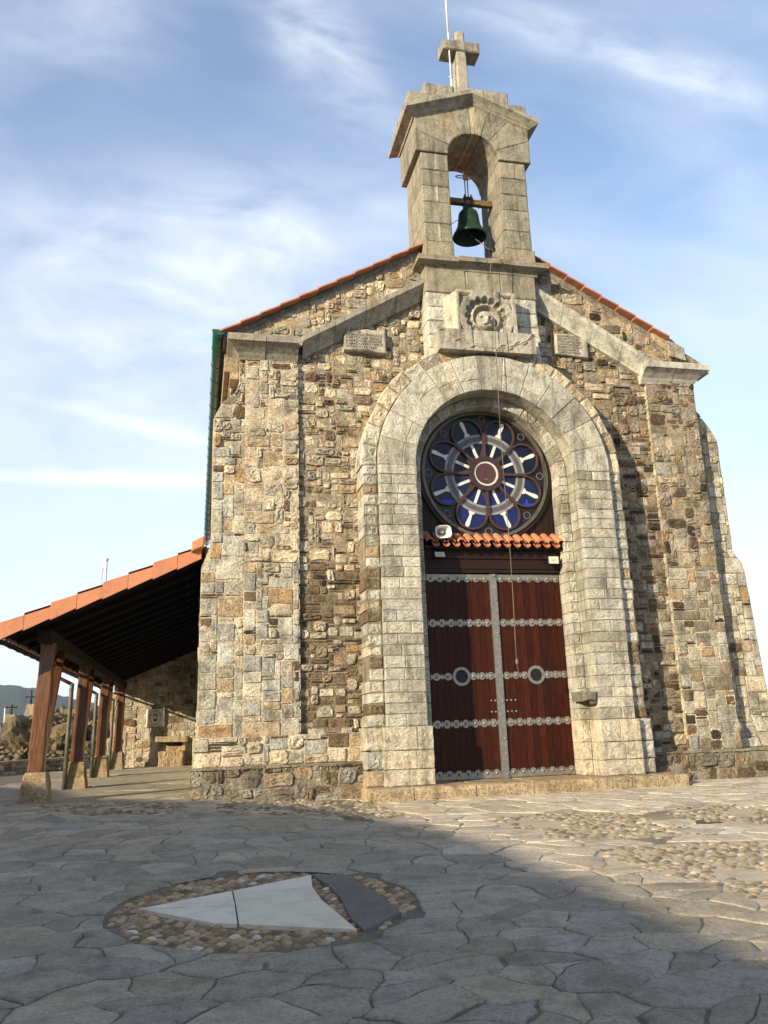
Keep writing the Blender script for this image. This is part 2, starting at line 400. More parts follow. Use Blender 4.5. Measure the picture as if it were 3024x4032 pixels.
bd = MB(); bd.add([(CC[0] + (CR + .01) * cos(a * pi / 24), CC[1] + (CR + .01) * sin(a * pi / 24), gz(CC[0] + CR * cos(a * pi / 24), CC[1] + CR * sin(a * pi / 24)) - .014) for a in range(48)], [tuple(range(48))], (.2, .15, .1)); bd.build('mortar_bed', M['dirt'], em)
def slab_piece(name, pl, mat, col, z=.014):
    b = MB(); b.rings([[(x, y, gz(x, y) - .03) for x, y in pl], [(x, y, gz(x, y) + z - .004) for x, y in pl], [(x, y, gz(x, y) + z) for x, y in pl]], col, False, True, True)
    if sum(pl[i - 1][0] * pl[i][1] - pl[i][0] * pl[i - 1][1] for i in range(len(pl))) < 0: b.f = [f[::-1] for f in b.f]
    return b.build(name, mat, em)
slab_piece('white_slab', [(-5.02, -5.88), (-4.365, -5.55), (-4.36, -6.01)], M['marble'], (0.713, 0.663, 0.558))
slab_piece('white_slab', [(-5.01, -5.895), (-4.362, -6.02), (-4.366, -6.50), (-4.52, -6.43)], M['marble'], (0.680, 0.632, 0.531))
slab_piece('white_slab', [(-4.352, -5.545), (-3.71, -5.20), (-3.755, -5.62), (-4.352, -5.618)], M['marble'], (0.691, 0.643, 0.540))
slab_piece('white_slab', [(-4.352, -5.622), (-3.755, -5.63), (-3.745, -6.03), (-4.352, -6.018)], M['marble'], (0.648, 0.597, 0.477))
slab_piece('white_slab', [(-4.352, -6.023), (-3.745, -6.04), (-3.64, -6.87), (-4.355, -6.51)], M['marble'], (0.648, 0.592, 0.468))
slab_piece('dark_slab', bk, M['slate'], (.13, .13, .13))

# ------------------------------------------------------------------ the chapel
ch = thing('church', (0, 0, gz(0, 0)), 'rubble stone chapel with arched portal, rose window, bell gable and stone cross', 'church')
def tab(z, T):
    for (z0, a), (z1, b) in zip(T, T[1:]):
        if z <= z1: return lerp(a, b, max(0, (z - z0) / (z1 - z0)))
    return T[-1][1]
XL = [(.5, -4.69), (1, -4.645), (3.42, -4.63), (3.46, -4.53), (3.8, -4.49), (5.8, -4.49), (6.06, -4.37), (6.23, -4.19), (6.4, -4.09), (7.0, -4.09)]
XR = [(0, 5.4), (.5, 5.05), (.95, 4.80), (2.2, 4.74), (3.4, 4.68), (3.62, 4.64), (3.78, 4.50), (5.85, 4.49), (6.1, 4.37), (6.49, 4.08), (7, 4.06)]
def zv(x): return 9.68 - .564 * abs(x)
def zrk(x): return 9.04 - .605 * abs(x)
ACX, ACZ = -.05, 4.96
def in_arch(x, z, r): return hypot(x - ACX, z - ACZ) < r if z > ACZ else abs(x - ACX) < r
def bay_sizes(f):
    z = .55 + f * 8.0
    if z < 1.15: return [(2, 'rub', 4, 8, 3, 5), (2, 'blk', 5, 9, 3, 5), (2, 'dark', 4, 8, 2, 3), (1, 'slate', 5, 10, 1, 1)]
    if z < 3.4: return [(2.6, 'slate', 4, 9, 1, 1), (3.2, 'dark', 3, 7, 2, 3), (2.6, 'rub', 3, 6, 2, 4), (1, 'blk', 4, 8, 3, 4), (1.5, 'chip', 1, 3, 1, 2)]
    if z < 6.9: return [(1.0, 'slate', 4, 9, 1, 1), (.7, 'dark', 3, 6, 1, 3), (5, 'rub', 3, 8, 2, 5), (2.2, 'chip', 1, 3, 1, 2)]
    return [(5, 'rub', 4, 8, 3, 5), (1, 'slate', 4, 9, 1, 1), (2, 'chip', 1, 3, 1, 2), (1, 'dark', 3, 6, 2, 2)]
fw = MB()
def wall_in(x, z):
    if in_arch(x, z, 1.95): return False
    if z > zrk(x) - .1 or (abs(x) < .95 and z > 6.95): return False
    return True
hole_ = lambda x, z: in_arch(x, z, 1.45) or z > zv(x) - .25
def dark_sizes(f): return [(2.2, 'slate', 4, 10, 1, 1), (3.4, 'dark', 4, 8, 2, 3), (2.4, 'rub', 3, 7, 2, 5), (1, 'blk', 4, 8, 3, 4), (1, 'chip', 1, 3, 1, 2)] if f > .08 else bay_sizes(0)
masonry(fw, -3.2, -1.8, .45, 3.5, 0.0, dark_sizes, inside=wall_in, mcol=(.27, .215, .15), gap=.008, mfwd=.002, fillk=.97)
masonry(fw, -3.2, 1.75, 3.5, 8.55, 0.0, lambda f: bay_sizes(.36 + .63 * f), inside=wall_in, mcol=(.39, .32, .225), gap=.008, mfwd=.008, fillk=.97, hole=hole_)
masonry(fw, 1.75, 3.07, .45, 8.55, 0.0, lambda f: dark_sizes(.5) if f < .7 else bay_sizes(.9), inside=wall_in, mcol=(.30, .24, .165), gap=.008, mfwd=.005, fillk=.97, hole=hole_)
for sgn in (-1, 1):                       # gable masonry above the raking cornice
    a, b = (-4.3, -.95) if sgn < 0 else (.95, 4.0)
    cl = lambda x, z: (x, max(min(z, zv(x) - .1), zrk(x) - .08))
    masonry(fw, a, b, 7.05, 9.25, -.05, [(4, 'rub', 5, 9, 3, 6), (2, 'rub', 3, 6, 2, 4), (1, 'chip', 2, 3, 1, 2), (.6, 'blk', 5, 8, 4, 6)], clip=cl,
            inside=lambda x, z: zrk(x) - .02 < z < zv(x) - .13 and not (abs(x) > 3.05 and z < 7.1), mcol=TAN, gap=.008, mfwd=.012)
    fw.poly([(sgn * 4.36, zv(4.36) - .13), (sgn * .9, zv(.9) - .13), (sgn * .9, zv(.9) - .01), (sgn * 4.36, zv(4.36) - .01)], -.075, .3, (.33, .29, .23), .01, .006, .012)
masonry(fw, -4.7, -2.2, .56, .97, -.08, [(2, 'slate', 5, 12, 1, 1), (3, 'rub', 5, 9, 3, 5), (2, 'blk', 5, 9, 4, 6), (1, 'dark', 4, 7, 2, 3)], mcol=MORT)
fw.box(-4.7, -2.2, -.075, .4, .5, .968, MORT)
fw.box(-4.05, 4.0, .02, .5, 7.0, 7.2, DMORT)
fw.build('front_wall', M['rubble'], ch)
bl_sz = lambda f: [(3, 'blk', 8, 14, 5, 9), (3, 'blk', 4, 8, 4, 7), (1.2, 'rub', 3, 7, 2, 4), (.8, 'slate', 4, 9, 1, 1)] if f < .62 else [(2, 'blk', 5, 9, 3, 6), (3, 'rub', 4, 9, 3, 6), (.7, 'slate', 4, 8, 1, 1), (1, 'chip', 1, 3, 1, 2)]
b = MB(); masonry(b, 0, .66, .95, 6.85, .0, bl_sz, mfwd=.006, X=lambda x, z: (lerp(tab(z, XL), -4.0, x / .66), z), mcol=MORT)
for z0, z1 in zip([.5, .95, 3.42, 3.8, 5.8, 6.06, 6.23, 6.4], [.95, 3.42, 3.8, 5.8, 6.06, 6.23, 6.4, 7.0]):
    b.hexa([(tab(z0 + 1e-4, XL), .003, z0), (-3.95, .003, z0), (-3.95, .7, z0), (tab(z0 + 1e-4, XL), .7, z0), (tab(z1, XL), .003, z1), (-3.95, .003, z1), (-3.95, .7, z1), (tab(z1, XL), .7, z1)], MORT)
b.build('buttress', M['rubble'], ch)
def pil_sz(f): return [(2.5, 'blk', 8, 13, 4, 7), (2.5, 'blk', 4, 7, 3, 6), (.8, 'dark', 4, 6, 2, 4), (.8, 'rub', 3, 6, 2, 4), (.5, 'slate', 4, 8, 1, 1)] if f < .42 else [(1.5, 'blk', 5, 8, 3, 6), (6, 'rub', 4, 10, 2, 6), (.8, 'slate', 4, 9, 1, 1), (1.2, 'chip', 1, 3, 1, 2), (.25, 'dark', 3, 5, 1, 3)]
for x0, x1, z0 in ((-4.01, -3.18, .96), (3.05, 4.0, .5)):
    b = MB(); b.box(x0 + .004, x1 - .004, -.058, .3, z0, 6.9, MORT)
    masonry(b, x0, x1, z0, 3.5, -.062, lambda f: pil_sz(.1), mcol=MORT, gap=.006, mfwd=.004); masonry(b, x0, x1, 3.5, 6.86, -.062, lambda f: pil_sz(.9), mcol=MORT if x0 < 0 else (.38, .315, .225), gap=.006, mfwd=.011)
    for zz in range(int((6.8 - z0) / .2)):                      # corner stones turn the corner
        zc = z0 + .1 + .2 * zz + U(-.02, .02); hh = U(.06, .095); s_ = x0 if x0 > 0 else x1
        b.box(min(s_, s_ + (.012 if x0 < 0 else -.012)), max(s_, s_ + (.012 if x0 < 0 else -.012)), -.075 - U(0, .01), .05, zc - hh, zc + hh, vary(pick(PAL['blk'])[1], .15))
    b.build('pilaster', M['rubble'], ch)
b = MB(); rb_sz = [(3, 'blk', 8, 12, 4, 7), (2.5, 'blk', 4, 7, 4, 7), (2, 'rub', 3, 6, 2, 4), (.6, 'slate', 4, 8, 1, 1), (.8, 'dark', 3, 5, 2, 4)]
masonry(b, 0, .75, .5, 6.5, .15, rb_sz, mfwd=.006, X=lambda x, z: (lerp(3.95, tab(z, XR), x / .75), z), mcol=(.42, .35, .25))
for z0, z1 in zip([.0, .5, .95, 2.2, 3.4, 3.62, 3.78, 5.85, 6.1, 6.49], [.5, .95, 2.2, 3.4, 3.62, 3.78, 5.85, 6.1, 6.49, 7.0]):
    b.hexa([(3.9, .155, z0), (tab(z0 + 1e-4, XR), .155, z0), (tab(z0 + 1e-4, XR), 2, z0), (3.9, 2, z0), (3.9, .155, z1), (tab(z1, XR), .155, z1), (tab(z1, XR), 2, z1), (3.9, 2, z1)], MORT)
pebble(b, 3.98, .02, .82, .12, .14, .14, 0, GREY, 10); pebble(b, 3.98, .02, .84, .12, .14, -.14, 0, GREY, 10)
b.build('buttress', M['rubble'], ch)
for x0, x1, zt, yy in ((-4.72, -2.16, .56, -.2), (2.28, 5.6, .50, -.22)):     # boulder plinths with a thin slate cap
    b = MB(); b.box(x0 + .01, x1, yy + .01, .5, -.1, zt - .03, (.36, .31, .235))
    masonry(b, x0, x1, -.02, zt - .02, yy, [(4, 'boul', 5, 9, 4, 7), (3, 'boul', 3, 6, 3, 5), (1, 'chip', 2, 3, 1, 2)], mcol=(.33, .285, .215), gap=.006, mfwd=.013)
    x = x0 - .02
    while x < x1:
        w = U(.35, .8); b.poly([(x, zt - .035), (min(x + w, x1) - .008, zt - .035 + U(-.006, .006)), (min(x + w, x1) - .008, zt + U(-.008, .008)), (x, zt + U(-.008, .008))], yy - .04 - U(0, .02), .3, vary((.30, .25, .18), .2), .008, .004, .006); x += w
    b.build('plinth', M['rubble'], ch)
b = MB()                                  # nave walls behind the front
TL = lambda x, y, z: (-4.2 + y, -x, z)
masonry(b, -15, -.6, 3.3, 7.0, 0, [(3, 'blk', 5, 10, 4, 6), (3, 'rub', 4, 8, 3, 5)], T=TL, cell=(.09, .07), mcol=MORT)
TL2 = lambda x, y, z: (-4.6 + y, -x, z)
masonry(b, -15, -.3, 0, 3.5, 0, [(3, 'blk', 5, 10, 4, 6), (3, 'rub', 4, 8, 3, 5)], T=TL2, cell=(.09, .07), mcol=MORT)
b.box(-4.58, -4.1, .5, 15, 0, 3.5, MORT); b.box(-4.565, -4.15, .6, 15, 3.45, 3.86, MORT); b.box(4.0, 4.2, .7, 15, 0, 7, MORT); b.box(-4.15, 4.15, 14.9, 15.2, 0, 7.1, MORT)
b.add([(-4.15, 15.1, 7.0), (4.15, 15.1, 7.0), (0, 15.1, 9.5)], [(0, 1, 2)], MORT)
for k in range(20): b.box(-4.33, -4.1, .25 + .72 * k, .93 + .72 * k, 6.72 + U(0, .03), 7.02, vary((.5, .4, .27), .1)); b.box(-4.24, -4.1, .25 + .72 * k, .93 + .72 * k, 6.6, 6.72, vary((.5, .4, .27), .1))
b.build('side_wall', M['rubble'], ch)
# roof
b = MB()
for sgn in (-1, 1):
    rows = 22; cols = 80
    for r in range(rows):
        xa, xb = 4.36 * r / rows, 4.36 * (r + 1) / rows + .04; ys_ = 1.5 if xa < 1.0 else -.05; col = vary((.5, .2, .1), .12)
        vs = []
        if sgn > 0 and xa > 3.5: continue
        for i in range(cols * 4 + 1):
            yy = ys_ + (15.35 - ys_) * i / (cols * 4); hgt = .03 * (1, .5, -.6, .5)[i % 4]
            vs += [(sgn * xa, yy, 9.70 - .564 * xa + hgt), (sgn * xb, yy, 9.70 - .564 * xb + hgt + .025)]
        b.add(vs, [(2 * i, 2 * i + 1, 2 * i + 3, 2 * i + 2) for i in range(cols * 4)], col, True)
    for xi, xo, y_ in ((0, 1.05, 1.5), (1.05, 4.28 if sgn < 0 else 3.7, -.05)):
        b.hexa([(sgn * x_, y2, 9.6 + e_ - .564 * x_) for e_ in (0, .06) for x_, y2 in ((xi, y_), (xo, y_), (xo, 15.3), (xi, 15.3))], (.3, .2, .12))
roof = b.build('roof', M['terracotta'], ch)
for sgn in (-1, 1):
    x = 4.42 if sgn < 0 else 3.56
    while x > .95:
        x1 = x - .325; b = MB(); zz = lambda q, e: zv(q) + e
        p = [(sgn * x, zz(x, .005)), (sgn * x1, zz(x1, -.02)), (sgn * x1, zz(x1, .012)), (sgn * x, zz(x, .04))]
        if sgn > 0: p = p[::-1]
        b.poly(p, -.23, .12, vary((.46, .19, .105), .1), .006, 0, .002); b.build('verge_tile', M['terracotta'], roof); x = x1 + .01
b = MB(); b.poly([(3.57, 7.36), (3.92, 7.30), (3.89, 7.53), (3.58, 7.74)], -.12, .4, GREY, .012, .008, .012)
b.poly([(3.3, 7.66), (3.6, 7.45), (3.6, 7.72), (3.3, 7.88)], -.1, .4, TAN, .012, .008, .012); b.build('gable_end_stone', M['rubble'], ch)
# gutter along the left eave
b = MB(); rs = []
def gprof(y, r): return [(-4.435 + r * cos(a), y, 7.24 - .009 * (y - 3) ** 2 * .05 + r * sin(a)) for a in [pi + pi * i / 10 for i in range(11)]] + [(-4.435 + r * .93 * cos(a), y, 7.24 - .009 * (y - 3) ** 2 * .05 + r * .93 * sin(a)) for a in [2 * pi - pi * i / 10 for i in range(11)]]
b.rings([gprof(y, .098) for y in [-.2, 1, 3, 5, 7, 9, 11, 13, 15.3]], (0, 0, 0), True)
b.add([(-4.435 + .1 * cos(pi + pi * i / 10), -.205, 7.24 - .004 + .1 * sin(pi + pi * i / 10)) for i in range(11)], [tuple(range(11))])
gut = b.build('gutter', M['green'], ch)
for k in range(24): b = MB(); y = -.19 + .64 * k; b.rings([gprof(y, .107), gprof(y + .025, .107)], (0, 0, 0), True); b.build('gutter_band', M['green'], gut)
# cornices
def loft(mb, rs, col, jx=None):           # rectangular rings (x0, x1, y0, y1, z)
    mb.rings([[(a, c, z), (bb, c, z), (bb, d, z), (a, d, z)] for a, bb, c, d, z in rs], col, False)
for pieces, name in (([(-4.3, -3.70, 1, 0), (-3.69, -3.17, 0, 0)], 'cornice'), ([(2.95, 3.55, 0, 0), (3.56, 4.2, 0, 1)], 'cornice')):
    b = MB()
    for xa, xb, le, re in pieces:
        pr = [(.0, -.08, 6.80), (.0, -.10, 6.835), (.02, -.115, 6.85), (.05, -.15, 6.90), (.11, -.23, 6.96), (.19, -.315, 7.01), (.20, -.34, 7.02), (.20, -.345, 7.12), (.18, -.32, 7.145)]
        o1 = U(-.004, .004)
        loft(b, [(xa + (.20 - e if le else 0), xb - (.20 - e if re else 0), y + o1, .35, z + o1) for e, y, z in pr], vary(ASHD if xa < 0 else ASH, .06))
    b.build(name, M['dressed'], ch)
for sgn in (-1, 1):
    b = MB(); P0, P1 = (3.1, 7.2), (.98, 8.46); n = 4
    for k in range(n):
        (xa, za), (xb, zb) = [(lerp(P0[0], P1[0], t), lerp(P0[1], P1[1], t)) for t in (k / n + .002, (k + 1) / n - .002)]
        pr = [(0, .3), (0, -.27), (-.10, -.275), (-.115, -.26), (-.2, -.17), (-.29, -.10), (-.33, -.09), (-.33, .3)]; o1 = U(-.005, .005)
        rr = [[(sgn * x, y + o1, z + d + o1) for d, y in pr] for x, z in ((xa, za), (xb, zb))]
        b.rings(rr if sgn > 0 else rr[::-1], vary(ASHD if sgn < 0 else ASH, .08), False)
    b.build('raking_cornice', M['dressed'], ch)
# portal rings
def col_ash(): return vary(pick([(5, ASH), (3, (.58, .545, .44)), (3, (.47, .445, .365)), (1.2, (.40, .375, .30))])[1], .15, .012)
def courses(z0, z1, h0, h1):
    z = z0; out = []
    while z < z1 - .02:
        h = U(h0, h1)
        if z1 - (z + h) < h0 * .6: h = z1 - z
        out.append((z, z + h)); z += h
    return out
zc = courses(1.03, ACZ, .148, .185); foot = [(.215, .44), (.44, .70), (.70, 1.03)]
def ring_part(name, r0, r1, y0, y1, split, mat, rub=False, foot_o=0.0, foot_i=0.0, nv=13, rough=.006, a_lim=0.0):
    mb = MB()
    for sgn in (-1, 1):
        for (za, zb) in foot + zc:
            isf = za < 1.02; ro = r1 + (foot_o if isf else 0); ri = r0 - (foot_i if isf and sgn < 0 else 0)
            g_ = .004 if not rub else U(.004, .012); o_ = U(-.006, .006) * (2 if rub else 1); e_ = U(-.018, .012) if rub else U(-.004, .004)
            cuts = [ri, ro + e_]
            if split: t = .3 + .4 * rng.random(); cuts = [ri, lerp(ri, ro, t), ro + e_]
            if split and rng.random() < .3: cuts = [ri, ro + e_]
            for a, c in zip(cuts, cuts[1:]):
                xa, xb = sorted((ACX + sgn * (a + .002), ACX + sgn * (c - .002)))
                col = col_ash() if not rub else vary(pick([(6, ASH), (2, PALE), (1, TAN), (1, BROWN)])[1], .12)
                if isf and not rub: col = vary(PALE, .06)
                mb.poly([(xa, za + g_), (xb, za + g_), (xb, zb - g_), (xa, zb - g_)], y0 + o_ + (-.012 if isf else 0), y1, col, .009 if not rub else .018, rough, .004 if not rub else .009)
    for k in range(nv):
        a0, a1 = pi * k / nv, pi * (k + 1) / nv; w = .0025 if not rub else .006; cuts = [r0, r1 + (U(-.02, .02) if rub else 0)]
        if split and rng.random() < .6: cuts = [r0, lerp(r0, r1, U(.25, .6)), r1]
        for a, c in zip(cuts, cuts[1:]):
            m = 4 if not rub else 3
            A = [(ACX + c * cos(t), ACZ + c * sin(t)) for t in [lerp(a0 + w / c, a1 - w / c, i / m) for i in range(m + 1)]]
            Bq = [(ACX + (a + .003) * cos(t), ACZ + (a + .003) * sin(t)) for t in [lerp(a1 - w / a, a0 + w / a, i / m) for i in range(m + 1)]]
            col = col_ash() if not rub else vary(pick([(4, ASH), (3, CREAM), (2.5, TAN), (1, BROWN)])[1], .12)
            mb.poly(A + Bq, y0 + U(-.008, .008) * (2 if rub else 1), y1, col, .01 if not rub else .02, rough, .004 if not rub else .01)
    # bedding mortar just behind the faces
    n = 24; O = [(r1 - .02, ) for _ in range(1)]
    pts_o = [(ACX + (r1 - .015), .2)] + [(ACX + (r1 - .015) * cos(pi * i / n), ACZ + (r1 - .015) * sin(pi * i / n)) for i in range(n + 1)] + [(ACX - (r1 - .015), .2)]
    pts_i = [(ACX + (r0 + .012), .2)] + [(ACX + (r0 + .012) * cos(pi * i / n), ACZ + (r0 + .012) * sin(pi * i / n)) for i in range(n + 1)] + [(ACX - (r0 + .012), .2)]
    yy = y0 + .014
    vs = [(x, yy, z) for x, z in pts_o] + [(x, yy, z) for x, z in pts_i] + [(x, y1, z) for x, z in pts_o] + [(x, y1, z) for x, z in pts_i]; N = len(pts_o); fs = []
    for i in range(N - 1): fs += [(i, i + 1, N + i + 1, N + i), (i, i + 1, 2 * N + i + 1, 2 * N + i), (N + i, N + i + 1, 3 * N + i + 1, 3 * N + i)]
    mb.add(vs, fs, (.30, .26, .2))
    return mb.build(name, M[mat], ch)
po = ring_part('portal_arch', 1.34, 1.945, -.58, -.23, True, 'ashlar', foot_o=.06, foot_i=.07)
outer = ring_part('outer_arch', 1.95, 2.185, -.49, .05, False, 'ashlar', True, .07, nv=19, rough=.014)
inner = ring_part('inner_arch', 1.185, 1.338, -.245, .12, False, 'ashlar', nv=15, rough=.012)
b = MB(); b.poly([(1.06, 1.31), (1.27, 1.31), (1.29, 1.45), (1.04, 1.45)], -.61, -.2, (.24, .215, .17), .02, .01, .01)
b.poly([(1.2, 1.26), (1.29, 1.26), (1.28, 1.31), (1.15, 1.31)], -.58, -.2, (.2, .17, .13), .02, .01, .01); b.build('stone_stoup', M['ashlar'], ch)
# threshold step
b = MB(); x = -2.33
for w in (.62, .9, .86, .98, .55, .42, .52):
    x1 = min(x + w, 2.5)
    b.rings([[(x + .006 + e, -.86 + f, z), (x1 - .006 - e, -.86 + f, z), (x1 - .006 - e, .1, z), (x + .006 + e, .1, z)] for e, f, z in ((0, 0, -.1), (0, 0, .17), (.008, .012, .2), (.03, .045, .213))], vary((.50, .385, .235), .08), False); x = x1
b.build('step', M['rubble'], ch)

# ------------------------------------------------------------------ door, hood and rose window
b = MB(); n = 20
b.add([(ACX + 1.3, .14, .2)] + [(ACX + 1.3 * cos(pi * i / n), .14, ACZ + 1.3 * sin(pi * i / n)) for i in range(n + 1)] + [(ACX - 1.3, .14, .2)], [tuple(range(n + 2, -1, -1))], (.02, .01, .006))
for k in range(20):
    x0 = -1.26 + .121 * k; x1 = x0 + .116; xc = x0 + .058 - ACX
    if abs(xc) < 1.25: b.box(x0, x1, .075, .105, 3.7, ACZ + sqrt(max(0.0, 1.27 ** 2 - xc * xc)), vary((.022, .010, .006), .25))
b.build('panel', M['panel'], ch)
def scallop(xa, xb, zc_, r, mode, y0, y1, nst):
    """a steel strap with a row of round lobes and small points; mode 0 both edges, 1 flat top, -1 flat bottom"""
    mb = MB(); step = (xb - xa) / nst; top = []; bot = []; m = 12
    for i in range(nst * m + 1):
        x = xa + step * i / m; u = ((i % m) / m - .5) * step; d = r * r - u * u
        h = max(sqrt(d) if d > 0 else 0, r * .42); e = abs(abs(u) - step * .5)
        if e < .012: h = r * .85
        elif e < .03: h = r * .36
        top.append((x, zc_ + (h if mode != 1 else r * .95))); bot.append((x, zc_ - (h if mode != -1 else r * .95)))
    N = len(top); vs = [(x, y0, z) for x, z in bot] + [(x, y0, z) for x, z in top] + [(x, y1, z) for x, z in bot] + [(x, y1, z) for x, z in top]; fs = []
    for i in range(N - 1): fs += [(i, i + 1, N + i + 1, N + i), (2 * N + i, 2 * N + i + 1, i + 1, i), (N + i, N + i + 1, 3 * N + i + 1, 3 * N + i)]
    fs += [(0, N, 3 * N, 2 * N), (N - 1, 3 * N - 1, 4 * N - 1, 2 * N - 1)]
    mb.add(vs, fs); return mb, [xa + step * (i + .5) for i in range(nst)]
def stud(mb, x, y, z, r=.024):
    mb.rings([[(x + r * k * cos(a), y - r * d, z + r * k * sin(a)) for a in [2 * pi * i / 12 for i in range(12)]] for k, d in ((1, -.2), (1, .15), (.82, .55), (.45, .85), (.12, .95))], (0, 0, 0), True, False, True)
YD = .085
for sgn in (-1, 1):
    xa, xb = (-1.135, -.085) if sgn < 0 else (.035, 1.15); b = MB(); npl = 10; w = (xb - xa) / npl
    px = -.637 if sgn < 0 else .602; pz = 1.75; pr = .10
    for k in range(npl):
        x0, x1 = xa + w * k, xa + w * (k + 1); col = vary((.046, .0105, .0033), .32, .05)
        b.poly([(x0 + .002, .22), (x1 - .002, .22), (x1 - .002, 3.36), (x0 + .002, 3.36)], YD, YD + .045, col, .0045)
    door = b.build('door_leaf', M['door'], ch)
    for zz, mode, r in ((3.30, 1, .066), (2.58, 0, .062), (1.75, 0, .062), (1.035, 0, .062), (.285, -1, .066)):
        if zz == 1.75:
            for a, c, nn in (((xa, px - .12, 2), (px + .12, xb, 3)) if sgn < 0 else ((xa, px - .12, 3), (px + .12, xb, 3))):
                mb, cs = scallop(a, c, zz, r * .94, mode, YD - .012, YD + .01, nn)
                for x in cs: stud(mb, x, YD - .012, zz)
                mb.build('strap', M['steel'], door)
        else:
            mb, cs = scallop(xa, xb, zz, r, mode, YD - .012, YD + .01, 7)
            for x in cs: stud(mb, x, YD - .012, zz - mode * .012)
            mb.build('strap', M['steel'], door)
    mb = MB(); N = 32
    def rg(r, y): return [(px + r * cos(2 * pi * i / N), y, pz + r * sin(2 * pi * i / N)) for i in range(N)]
    mb.rings([rg(.145, YD), rg(.145, YD - .02), rg(.10, YD - .02), rg(.10, YD + .02)], (0, 0, 0), False, False, False); mb.build('porthole', M['steel'], door)
    mb = MB(); mb.rings([rg(.102, YD - .002), rg(.09, YD - .003)], (0, 0, 0), False, False, True); mb.build('porthole_glass', M['blackmetal'], door)
    for i in range(2 if sgn < 0 else 3):
        for zz in (1.20, 1.37):
            mb = MB(); stud(mb, (-.17 + .065 * i) if sgn < 0 else (.09 + .07 * i), YD, zz, .017); mb.build('stud', M['steel'], door)
b = MB(); b.poly([(-.083, .215), (.033, .215), (.033, 3.37), (-.083, 3.37)], YD - .035, YD + .02, (0, 0, 0), .004)
for zz in (.27, .8, 1.35, 1.88, 2.42, 2.95, 3.34): stud(b, .005, YD - .035, zz, .02)
b.build('door_post', M['steel'], ch)
b = MB()
for x0, x1, y0, y1, z0, z1 in ((-1.19, 1.20, -.03, .1, 3.60, 3.74), (-1.19, 1.20, .0, .1, 3.44, 3.60), (-1.19, 1.20, .02, .1, 3.38, 3.44), (-1.19, 1.24, -.14, .1, 3.74, 3.78)):
    b.box(x0, x1, y0, y1, z0, z1, (.024, .011, .007))
b.build('lintel_beam', M['panel'], ch)
hood = MB(); nt = 14; p = 2.38 / nt                               # little tiled hood over the door
for k in range(nt):
    xc = -1.20 + p * (k + .5); col = vary((.52, .20, .10), .12)
    for conv, r, z_o, cc in ((1, p * .36, .03, col), (0, p * .30, 0.0, vary((.45, .17, .085), .1))):
        rs = []
        x_o = xc + (p * .5 if not conv else 0)
        for (y, z) in ((.12, 4.01), (-.235, 3.795)):
            sc_ = 1.0 if y > 0 else 1.12; arc = []
            for i in range(9):
                a = pi * i / 8
                arc.append((x_o - r * sc_ * cos(a), y, z + z_o + (1 if conv else -1) * r * sc_ * .8 * sin(a)))
            for i in range(9):
                a = pi * (8 - i) / 8; rr = r * sc_ - .014
                arc.append((x_o - rr * cos(a), y, z + z_o - (0 if conv else 0) + (1 if conv else -1) * rr * .8 * sin(a) + (0 if conv else 0)))
            rs.append(arc)
        hood.rings(rs, cc, False)
hd = hood.build('hood_tiles', M['terracotta'], ch)
# rose window
RX, RZ, RR = -.045, 5.045, 1.10
def R2(r, a): return (RX + r * RR * cos(a), RZ + r * RR * sin(a))
def annulus(mb, r0, r1, y0, y1, col=(.5, .5, .5), n=64, c=None):
    cx, cz = c or (RX, RZ); k = 1 if c else RR
    rg = lambda r, y: [(cx + r * k * cos(2 * pi * i / n), y, cz + r * k * sin(2 * pi * i / n)) for i in range(n)]
    mb.rings([rg(r1, y1), rg(r1, y0), rg(r0, y0), rg(r0, y1)], col, False, False, False)
def ribbon(mb, path, w, y0, y1, col):
    for i in range(len(path) - 1):
        (xa, za), (xb, zb) = path[i], path[i + 1]; L = hypot(xb - xa, zb - za) or 1; nx_, nzz = -(zb - za) / L * w / 2, (xb - xa) / L * w / 2; ex, ez = (xb - xa) / L * w * .2, (zb - za) / L * w * .2
        mb.poly([(xa - nx_ - ex, za - nzz - ez), (xb - nx_ + ex, zb - nzz + ez), (xb + nx_ + ex, zb + nzz + ez), (xa + nx_ - ex, za + nzz - ez)][::1], y0, y1, col, w * .22)
GY = .05
b = MB(); n = 64
b.add([(*(R2(1.0, 2 * pi * i / n)[:1]), GY, R2(1.0, 2 * pi * i / n)[1]) for i in range(n)], [tuple(range(n))], (.018, .013, .016))
rose = b.build('rose_window', M['glass'], ch)
b = MB(); annulus(b, .955, 1.0, -.005, .07); 
for i in range(24):
    x, z = R2(.977, 2 * pi * (i + .5) / 24); stud(b, x, -.005, z, .012)
b.build('rim', M['greymetal'], rose)
b = MB(); annulus(b, 1.0, 1.055, .02, .1, (.03, .014, .009)); b.build('wooden_surround', M['panel'], rose)
rc, rho = .672, .238
tr = MB(); tcol = (.06, .028, .021)
